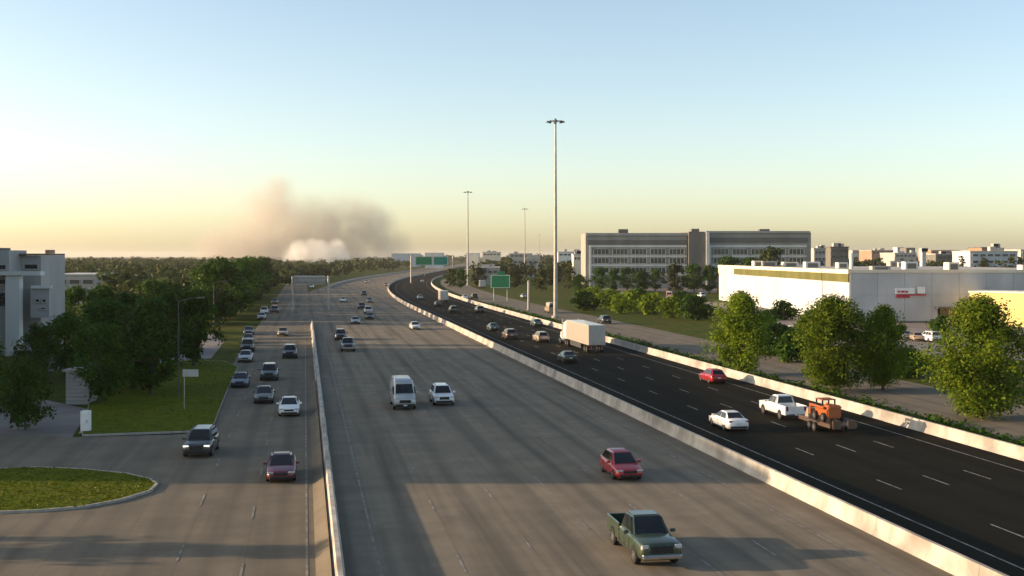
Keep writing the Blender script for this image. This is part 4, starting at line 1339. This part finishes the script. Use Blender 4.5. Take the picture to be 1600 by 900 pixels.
def make_semi():
    """tractor and trailer; x forward, origin under the middle of the whole length"""
    P = Proto()
    # trailer
    P.add('trailer_box', MB().bbox(-10.5, 3.7, -1.28, 1.28, 1.15, 4.05, .06), 'paint_trailer_white')
    for k in range(22):
        x = -10.2 + k*.63
        for s_ in (-1, 1):
            P.add('side_rib', MB().box(x, x + .05, s_*1.295 - .014, s_*1.295 + .014, 1.3, 3.95), 'paint_trailer_white')
    P.add('rear_door', MB().box(-10.55, -10.503, -1.2, -.01, 1.25, 3.95).box(-10.55, -10.503, .01, 1.2, 1.25, 3.95), 'paint_silver')
    P.add('side_skirt', MB().box(-5.8, 1.2, 1.18, 1.24, .42, 1.14).box(-5.8, 1.2, -1.24, -1.18, .42, 1.14), 'paint_grey')
    P.add('underride_guard', MB().box(-10.5, -10.35, -1.1, 1.1, .5, .65).box(-10.5, -10.35, -.8, -.7, .65, 1.14).box(-10.5, -10.35, .7, .8, .65, 1.14), 'dark_steel')
    P.add('landing_gear', MB().box(.6, .75, -.9, -.75, .3, 1.14).box(.6, .75, .75, .9, .3, 1.14), 'dark_steel')
    # tractor
    P.add('sleeper', MB().bbox(3.95, 6.2, -1.2, 1.2, 1.05, 3.75, .2, 2), 'PAINT', smooth=True)
    rs = [ring(9.6, .75, .75, 1.75), ring(9.45, .95, .6, 1.95), ring(8.2, 1.05, .6, 2.05), ring(7.6, 1.1, .6, 2.1)]
    P.add('hood', MB().loft(rs), 'PAINT', smooth=True)
    P.add('cab', frustum(7.75, 6.19, 1.0, 7.1, 6.19, 3.2, 1.15, .98, .12), 'PAINT', smooth=True)
    P.add('windshield', pane((7.55, 1.1, 2.1), (7.55, -1.1, 2.1), (7.15, -.98, 3.1), (7.15, .98, 3.1), .06, .94, .05, .9, off=.06), 'glass')
    P.add('frame_rail', MB().box(3.0, 9.3, -.5, .5, .6, 1.0), 'dark_steel')
    P.add('fuel_tank', MB().tube((5.2, 1.0, .75), (6.9, 1.0, .75), .32, n=14).tube((5.2, -1.0, .75), (6.9, -1.0, .75), .32, n=14), 'chrome', smooth=True)
    P.add('exhaust_stack', MB().tube((6.3, 1.28, 1.2), (6.3, 1.28, 4.1), .08, n=8).tube((6.3, -1.28, 1.2), (6.3, -1.28, 4.1), .08, n=8), 'chrome')
    wheels(P, (8.6,), 1.02, .50, .30, arch=False)
    wheels(P, (4.6, 3.3, -7.8, -9.1), .96, .50, .52, arch=False)
    lights(P, 9.5, -10.5, .85, 1.2, .9, False, .3, .25, .2, .15)
    P.add('bumper', MB().bbox(9.5, 9.75, -1.15, 1.15, .4, .8, .05), 'chrome')
    return P

PR = {'sedan': make_sedan(), 'sedan_on': make_sedan(True), 'hatch': make_sedan(False, True), 'suv': make_suv(), 'suv_on': make_suv(True),
      'pickup': make_pickup(), 'van': make_van(), 'box_truck': make_box_truck(), 'semi': make_semi()}
for P in PR.values():
    for nme, me, mk, par in P.parts:
        me.materials.append(M['paint_white'] if mk == 'PAINT' else M[mk])
SKIP_FAR = {'door_seam', 'door_handle', 'sill', 'rim', 'license_plate', 'mirror', 'roof_rail', 'wheel_arch', 'grille'}
ROADZ = 0.064
def vehicle(kind, name, label, cat, p, rz, paint, group, far=False, z=ROADZ):
    root = empty(name, (p.x, p.y, z), rz)
    tag(root, label, cat, group)
    objs = []
    for nme, me, mk, par in PR[kind].parts:
        if far and nme in SKIP_FAR:
            objs.append(None)
            continue
        o = bpy.data.objects.new(nme, me)
        col.objects.link(o)
        o.parent = root if par is None else objs[par]
        if mk == 'PAINT' and paint != 'white':
            o.material_slots[0].link = 'OBJECT'
            o.material_slots[0].material = M['paint_' + paint]
        objs.append(o)
    return root

GL, GM, GR_ = 'traffic on the frontage road', 'oncoming traffic on the highway', 'outbound traffic on the express road'
def on_road(x, y, away):
    p = at(x, y)
    h = heading_at(p)
    return p, h if away else h + math.pi
# x, y of the ground contact's middle in the photo, kind, paint, direction, label
CARS = [
 # frontage road, oncoming
 (440, 746, 'sedan', 'maroon', 0, GL, 'dark maroon sedan beside the barrier near the sunlit pavement edge'),
 (315, 709, 'suv_on', 'dark', 0, GL, 'dark SUV with headlights on turning at the lawn island'),
 (452, 647, 'sedan', 'white', 0, GL, 'white sedan on the frontage road beside the barrier'),
 (413, 628, 'sedan', 'olive', 0, GL, 'dark olive sedan just behind the white frontage sedan'),
 (376, 604, 'sedan', 'navy', 0, GL, 'navy blue sedan at the kerb of the lawn'),
 (421, 593, 'suv', 'teal', 0, GL, 'dark teal SUV in the middle frontage lane'),
 (384, 565, 'sedan', 'silver', 0, GL, 'silver sedan at the head of the kerbside queue'),
 (387, 549, 'suv', 'black', 0, GL, 'black SUV second in the kerbside queue'),
 (388, 536, 'sedan', 'grey', 0, GL, 'grey sedan third in the kerbside queue'),
 (389, 523, 'sedan', 'dark', 0, GL, 'dark sedan at the sunlit gap end of the kerbside queue'),
 (453, 559, 'suv', 'dark', 0, GL, 'dark SUV alone beside the barrier past the white sedan'),
 (442, 525, 'sedan', 'tan', 0, GL, 'silver sedan in the gap, painted tan for the gold sunlight'),  # sunlit silver car; the sun's gold tint is put into the paint
 (409, 499, 'sedan', 'silver', 0, GL, 'silver sedan past the sunlit gap near the kerb'),
 (429, 489, 'suv', 'dark', 0, GL, 'dark SUV past the sunlit gap in the middle lane'),
 (413, 491, 'suv', 'white', 0, GL, 'white SUV close behind the silver sedan past the gap'),
 (429, 475, 'sedan', 'olive', 0, GL, 'small dark olive sedan farthest up the frontage road'),
 (487, 450, 'sedan', 'white', 0, GL, 'tiny white sedan framed under the grey sign gantry'),
 # highway, oncoming
 (1005, 866, 'pickup', 'green', 0, GM, 'dark green pickup in the sunlit foreground'),
 (970, 744, 'hatch', 'red', 0, GM, 'bright red hatchback at the edge of the sunlit pavement'),
 (629, 636, 'van', 'silver', 0, GM, 'tall silver cargo van beside a white SUV'),
 (690, 631, 'suv', 'white', 0, GM, 'white SUV with dark grille beside the cargo van'),
 (543, 548, 'pickup', 'grey', 0, GM, 'grey pickup near the left barrier end'),
 (532, 531, 'suv', 'dark', 0, GM, 'dark SUV just behind the grey pickup'),
 (648, 515, 'sedan', 'white', 0, GM, 'white sedan alone beside the median barrier'),
 (555, 506, 'sedan', 'silver', 0, GM, 'silver sedan leading the far highway cluster'),
 (577, 499, 'sedan', 'dark', 0, GM, 'dark sedan beside the silver sedan in the far cluster'),
 (575, 490, 'suv', 'silver', 0, GM, 'silver SUV right behind the dark far sedan'),
 (565, 483, 'suv', 'black', 0, GM, 'black SUV in the middle of the far cluster'),
 (577, 473, 'sedan', 'grey', 0, GM, 'grey sedan near the tail of the far cluster'),
 (536, 472, 'sedan', 'white', 0, GM, 'white sedan by itself in the outer lane of the far bend'),
 (569, 462, 'suv', 'dark', 0, GM, 'dark SUV at the tail of the far cluster'),
 (573, 442, 'sedan', 'silver', 0, GM, 'tiny silver sedan alone high up the far bend'),
 (603, 447, 'sedan', 'tan', 0, GM, 'tiny tan sedan high up the far bend near the median'),
 # express road, outbound
 (1138, 670, 'sedan', 'white', 1, GR_, 'white sedan beside the median barrier on the dark asphalt'),
 (1222, 652, 'pickup', 'white', 1, GR_, 'white pickup towing the orange machine trailer'),
 (1113, 598, 'hatch', 'red', 1, GR_, 'small red hatchback hugging the outer barrier'),
 (886, 566, 'sedan', 'green', 1, GR_, 'dark green sedan below the white trailer truck'),
 (845, 535, 'suv', 'tan', 1, GR_, 'tan SUV in front of the white trailer truck'),
 (796, 530, 'suv', 'brown', 1, GR_, 'brown SUV beside the sunlit stretch of the median'),
 (770, 517, 'sedan', 'teal', 1, GR_, 'dark teal sedan past the brown SUV'),
 (749, 489, 'suv', 'dark', 1, GR_, 'dark SUV in the centre lane well past the mast'),
 (708, 489, 'suv', 'green', 1, GR_, 'dark green SUV near the median past the mast'),
 (838, 510, 'sedan', 'teal', 1, GR_, 'dark sedan hugging the outer barrier by the tall mast'),
 (726, 468, 'sedan', 'white', 1, GR_, 'white sedan beside the box truck'),
 (741, 467, 'suv', 'black', 1, GR_, 'black SUV just right of the far white sedan'),
 (684, 479, 'sedan', 'dark', 1, GR_, 'dark sedan just behind the box truck'),
 (656, 468, 'sedan', 'silver', 1, GR_, 'silver sedan next to the median opposite the box truck'),
 (660, 441, 'sedan', 'silver', 1, GR_, 'tiny silver sedan below the overhead green signs'),
 (661, 432, 'suv', 'dark', 1, GR_, 'tiny dark SUV under the overhead green signs'),
 # service road and lots
 (944, 506, 'suv', 'dark', 1, 'vehicles right of the express road', 'dark SUV on the service road behind the trailer truck'),
 (818, 466, 'sedan', 'silver', 1, 'vehicles right of the express road', 'silver sedan on the service road near the green roadside sign'),
]
for x, y, k, c, away, gname, lab in CARS:
    p, rz = on_road(x, y, away)
    if lab.startswith('dark SUV with headlights'):
        rz += R(-4)
    nm, ct = {'sedan': ('car', 'car'), 'hatch': ('car', 'car'), 'suv': ('suv', 'SUV'), 'suv_on': ('suv', 'SUV'), 'pickup': ('pickup_truck', 'pickup'), 'van': ('cargo_van', 'van')}[k]
    vehicle(k, nm, lab, ct, p, rz, c, gname, far=p.y > 260)
p, rz = on_road(906, 544, 1)
vehicle('semi', 'trailer_truck', 'semi truck with a long white trailer beside the outer barrier', 'truck', p, rz, 'white', GR_)
p, rz = on_road(692, 473, 1)
vehicle('box_truck', 'box_truck', 'white box truck on the far express road next to the median', 'truck', p, rz, 'pink', GR_)
p, rz = on_road(753, 451, 1)
vehicle('box_truck', 'box_truck', 'reddish box truck near the green roadside sign', 'truck', p, rz, 'red', GR_)
p = at(860, 489)
vehicle('van', 'delivery_van', 'tan delivery van on the service road behind the tall mast', 'van', p, heading_at(p), 'tan', 'vehicles right of the express road')
for i, (x, d, k, c, lab) in enumerate([
  (1046, 380, 'van', 'pink', 'pinkish lit van parked before the office stair tower'), (1066, 385, 'sedan', 'white', 'white sedan parked beside the pinkish van'),
  (1080, 388, 'sedan', 'navy', 'navy sedan parked in the office lot'), (1096, 392, 'suv', 'white', 'white SUV parked nearest the white store'),
  (1010, 410, 'sedan', 'silver', 'silver sedan parked in front of the dark tree row'), (975, 415, 'sedan', 'dark', 'dark sedan parked in front of the dark tree row'),
  (940, 410, 'suv', 'silver', 'silver SUV parked at the mast end of the office lot'),
  (1410, 196, 'sedan', 'silver', 'silver sedan parked below the wall sign'), (1432, 192, 'sedan', 'tan', 'tan sedan parked below the grey store front'),
  (1452, 190, 'suv', 'white', 'white SUV parked near the annex'), (1236, 205, 'suv', 'pink', 'pale pink SUV parked behind the second street tree')]):
    q = atd(x, d)
    vehicle(k, 'parked_car', lab, 'car', q, R((80, 100, 86, 96)[i % 4]), c, 'cars parked beside the office and store', far=True, z=0.03)

# trailer with orange machine, towed by the white pickup
p, rz = on_road(1290, 672, 1)
tr_ = empty('flatbed_trailer', (p.x, p.y, ROADZ), rz)
tag(tr_, 'low flatbed trailer carrying an orange machine', 'trailer', GR_)
part('deck', MB().bbox(-3.2, 2.6, -1.05, 1.05, .62, .78, .03), M['paint_brown'], tr_)
rl = MB()
for s_ in (-1, 1):
    rl.box(-3.2, 2.6, s_*1.1 - .05, s_*1.1 + .05, .55, .86)
part('side_rail', rl, M['paint_brown'], tr_)
part('drawbar', MB().tube((2.6, .8, .68), (4.3, 0, .6), .06, n=6).tube((2.6, -.8, .68), (4.3, 0, .6), .06, n=6), M['dark_steel'], tr_)
part('ramp', MB().box(-3.35, -3.22, -.95, -.3, .5, 1.15).box(-3.35, -3.22, .3, .95, .5, 1.15), M['paint_brown'], tr_)
fd = MB()
for s_ in (-1, 1):
    fd.bbox(-1.3, .7, s_*1.28 - .14, s_*1.28 + .14, .80, .86, .02)
part('fender', fd, M['dark_steel'], tr_)
wp = Proto()
wheels(wp, (-.75, .15), 1.27, .36, .22, arch=False)
wo = []
for nme, me, mk, par in wp.parts:
    me.materials.append(M[mk])
    wo.append(link(nme, me, None, tr_ if par is None else wo[par]))
mc = empty('orange_machine', (p.x, p.y, ROADZ + .784), rz)
tag(mc, 'orange compact loader strapped on the flatbed trailer', 'machine')
part('chassis', MB().bbox(-1.6, .7, -.62, .62, .30, 1.05, .1, 2), M['paint_orange'], mc, True)
part('engine_cover', MB().bbox(-1.75, -.6, -.58, .58, 1.052, 1.32, .1, 2), M['paint_orange'], mc, True)
cg = MB()
for x in (-.55, .55):
    for y in (-.52, .52):
        cg.box(x - .05, x + .05, y - .05, y + .05, 1.054, 1.62)
part('cab_frame', cg, M['black_plastic'], mc)
part('cab_roof', MB().bbox(-.65, .65, -.6, .6, 1.624, 1.70, .03), M['paint_orange'], mc)
part('arm', MB().bbox(-1.2, 1.3, .66, .78, 1.0, 1.2, .03).bbox(-1.2, 1.3, -.78, -.66, 1.0, 1.2, .03).bbox(1.2, 1.4, .66, .78, .3, 1.2, .03).bbox(1.2, 1.4, -.78, -.66, .3, 1.2, .03), M['paint_orange'], mc)
part('bucket', MB().add([(1.4, -.85, .05), (1.4, .85, .05), (2.1, .85, .05), (2.1, -.85, .05), (1.4, -.85, .75), (1.4, .85, .75), (1.6, .85, .8), (1.6, -.85, .8)],
     [(0, 3, 2, 1), (4, 5, 6, 7), (0, 1, 5, 4), (1, 2, 6, 5), (2, 3, 7, 6), (3, 0, 4, 7)]), M['tan' if 'tan' in M else 'paint_tan'], mc)
wp = Proto()
wheels(wp, (-1.15, .35), .72, .36, .26, arch=False)
wo = []
for nme, me, mk, par in wp.parts:
    me.materials.append(M[mk])
    wo.append(link(nme, me, None, mc if par is None else wo[par]))

# ------------------------------------------------------------------ smoke
def smoke(name, label, cx, cy, d, pts, density, colour, nscale, thresh, seed, aniso=0.2, soft=0.55):
    """a plume: closed lumpy mesh round its puffs, filled with an uneven volume.
    pts: puffs as (x, y, radius) in photo columns/rows at distance d"""
    root = None
    x0 = min(p[0] - p[2] for p in pts); x1 = max(p[0] + p[2] for p in pts)
    y0 = min(p[1] - p[2] for p in pts); y1 = max(p[1] + p[2] for p in pts)
    k = d / FPX
    zc = lambda y: CAM_H - (y - HZ) * k
    bx0, bx1 = (x0 - 800) * k, (x1 - 800) * k
    bz0, bz1 = max(0.5, zc(y1)), zc(y0)
    dep = max(p[2] for p in pts) * k * 1.3
    me = MB().box(bx0, bx1, d - dep, d + dep, bz0, bz1).mesh(name)
    m = bpy.data.materials.new(name)
    m.use_nodes = True
    n, l = m.node_tree.nodes, m.node_tree.links
    n.remove(n['Principled BSDF'])
    pv = n.new('ShaderNodeVolumePrincipled')
    pv.inputs['Color'].default_value = (*colour, 1)
    pv.inputs['Anisotropy'].default_value = aniso
    tc = n.new('ShaderNodeTexCoord')
    # turbulent warp
    nz = n.new('ShaderNodeTexNoise'); nz.inputs['Scale'].default_value = nscale; nz.inputs['Detail'].default_value = 5
    l.new(tc.outputs['Object'], nz.inputs['Vector'])
    sb = n.new('ShaderNodeVectorMath'); sb.operation = 'SUBTRACT'; sb.inputs[1].default_value = (.5, .5, .5)
    l.new(nz.outputs['Color'], sb.inputs[0])
    sc = n.new('ShaderNodeVectorMath'); sc.operation = 'SCALE'; sc.inputs['Scale'].default_value = 0.9 / nscale * 0.55
    l.new(sb.outputs[0], sc.inputs[0])
    av = n.new('ShaderNodeVectorMath'); av.operation = 'ADD'
    l.new(tc.outputs['Object'], av.inputs[0]); l.new(sc.outputs[0], av.inputs[1])
    total = None
    for (x, y, r) in pts:
        c = ((x - 800) * k, d, zc(y))
        ds = n.new('ShaderNodeVectorMath'); ds.operation = 'DISTANCE'; ds.inputs[1].default_value = c
        l.new(av.outputs[0], ds.inputs[0])
        mr = n.new('ShaderNodeMapRange'); mr.interpolation_type = 'SMOOTHSTEP'
        mr.inputs['From Min'].default_value = r * k
        mr.inputs['From Max'].default_value = r * k * (1 - soft)
        mr.inputs['To Min'].default_value = 0.0; mr.inputs['To Max'].default_value = 1.0
        l.new(ds.outputs['Value'], mr.inputs['Value'])
        if total is None:
            total = mr.outputs[0]
        else:
            mx = n.new('ShaderNodeMath'); mx.operation = 'MAXIMUM'
            l.new(total, mx.inputs[0]); l.new(mr.outputs[0], mx.inputs[1])
            total = mx.outputs[0]
    n2 = n.new('ShaderNodeTexNoise'); n2.inputs['Scale'].default_value = nscale * 2.1; n2.inputs['Detail'].default_value = 4
    l.new(tc.outputs['Object'], n2.inputs['Vector'])
    m2 = n.new('ShaderNodeMapRange'); m2.inputs['From Min'].default_value = thresh; m2.inputs['From Max'].default_value = thresh + 0.25
    m2.inputs['To Min'].default_value = 0.4
    l.new(n2.outputs[0], m2.inputs['Value'])
    ml = n.new('ShaderNodeMath'); ml.operation = 'MULTIPLY'
    l.new(total, ml.inputs[0]); l.new(m2.outputs[0], ml.inputs[1])
    md = n.new('ShaderNodeMath'); md.operation = 'MULTIPLY'; md.inputs[1].default_value = density
    l.new(ml.outputs[0], md.inputs[0])
    l.new(md.outputs[0], pv.inputs['Density'])
    l.new(pv.outputs[0], n['Material Output'].inputs['Volume'])
    o = link(name, me, m)
    tag(o, label, 'smoke', kind='thing')
    return o
smoke('smoke_plume', 'broad brown grey smoke cloud drifting over the horizon woods', 0, 0, 2100,
      [(425, 335, 64), (470, 372, 78), (520, 364, 70), (575, 358, 60), (602, 386, 46), (400, 388, 80), (345, 394, 56), (432, 300, 38), (545, 390, 60), (548, 352, 60), (495, 345, 50)], 0.030, (0.72, 0.675, 0.61), 0.012, 0.32, 1, aniso=0.0, soft=0.97)
smoke('smoke_plume', 'dense pale cream smoke billowing low above the far trees', 0, 0, 1500,
      [(468, 398, 27), (500, 396, 26), (526, 390, 20), (535, 401, 17), (455, 408, 18), (512, 408, 22), (488, 388, 18)], 0.055, (0.997, 0.985, 0.95), 0.055, 0.40, 2, aniso=0.0, soft=0.5)

# ------------------------------------------------------------------ haze in the evening air
hz = MB().box(-8900, 8900, -300, 15900, -1.0, 60.0).mesh('haze')
hm = bpy.data.materials.new('haze')
hm.use_nodes = True
hm.node_tree.nodes.remove(hm.node_tree.nodes['Principled BSDF'])
hv = hm.node_tree.nodes.new('ShaderNodeVolumePrincipled')
hv.inputs['Color'].default_value = (0.97, 0.95, 0.93, 1)
hv.inputs['Density'].default_value = 0.000045
hv.inputs['Anisotropy'].default_value = 0.3
hm.node_tree.links.new(hv.outputs[0], hm.node_tree.nodes['Material Output'].inputs['Volume'])
tag(link('haze', hz, hm), kind='stuff')
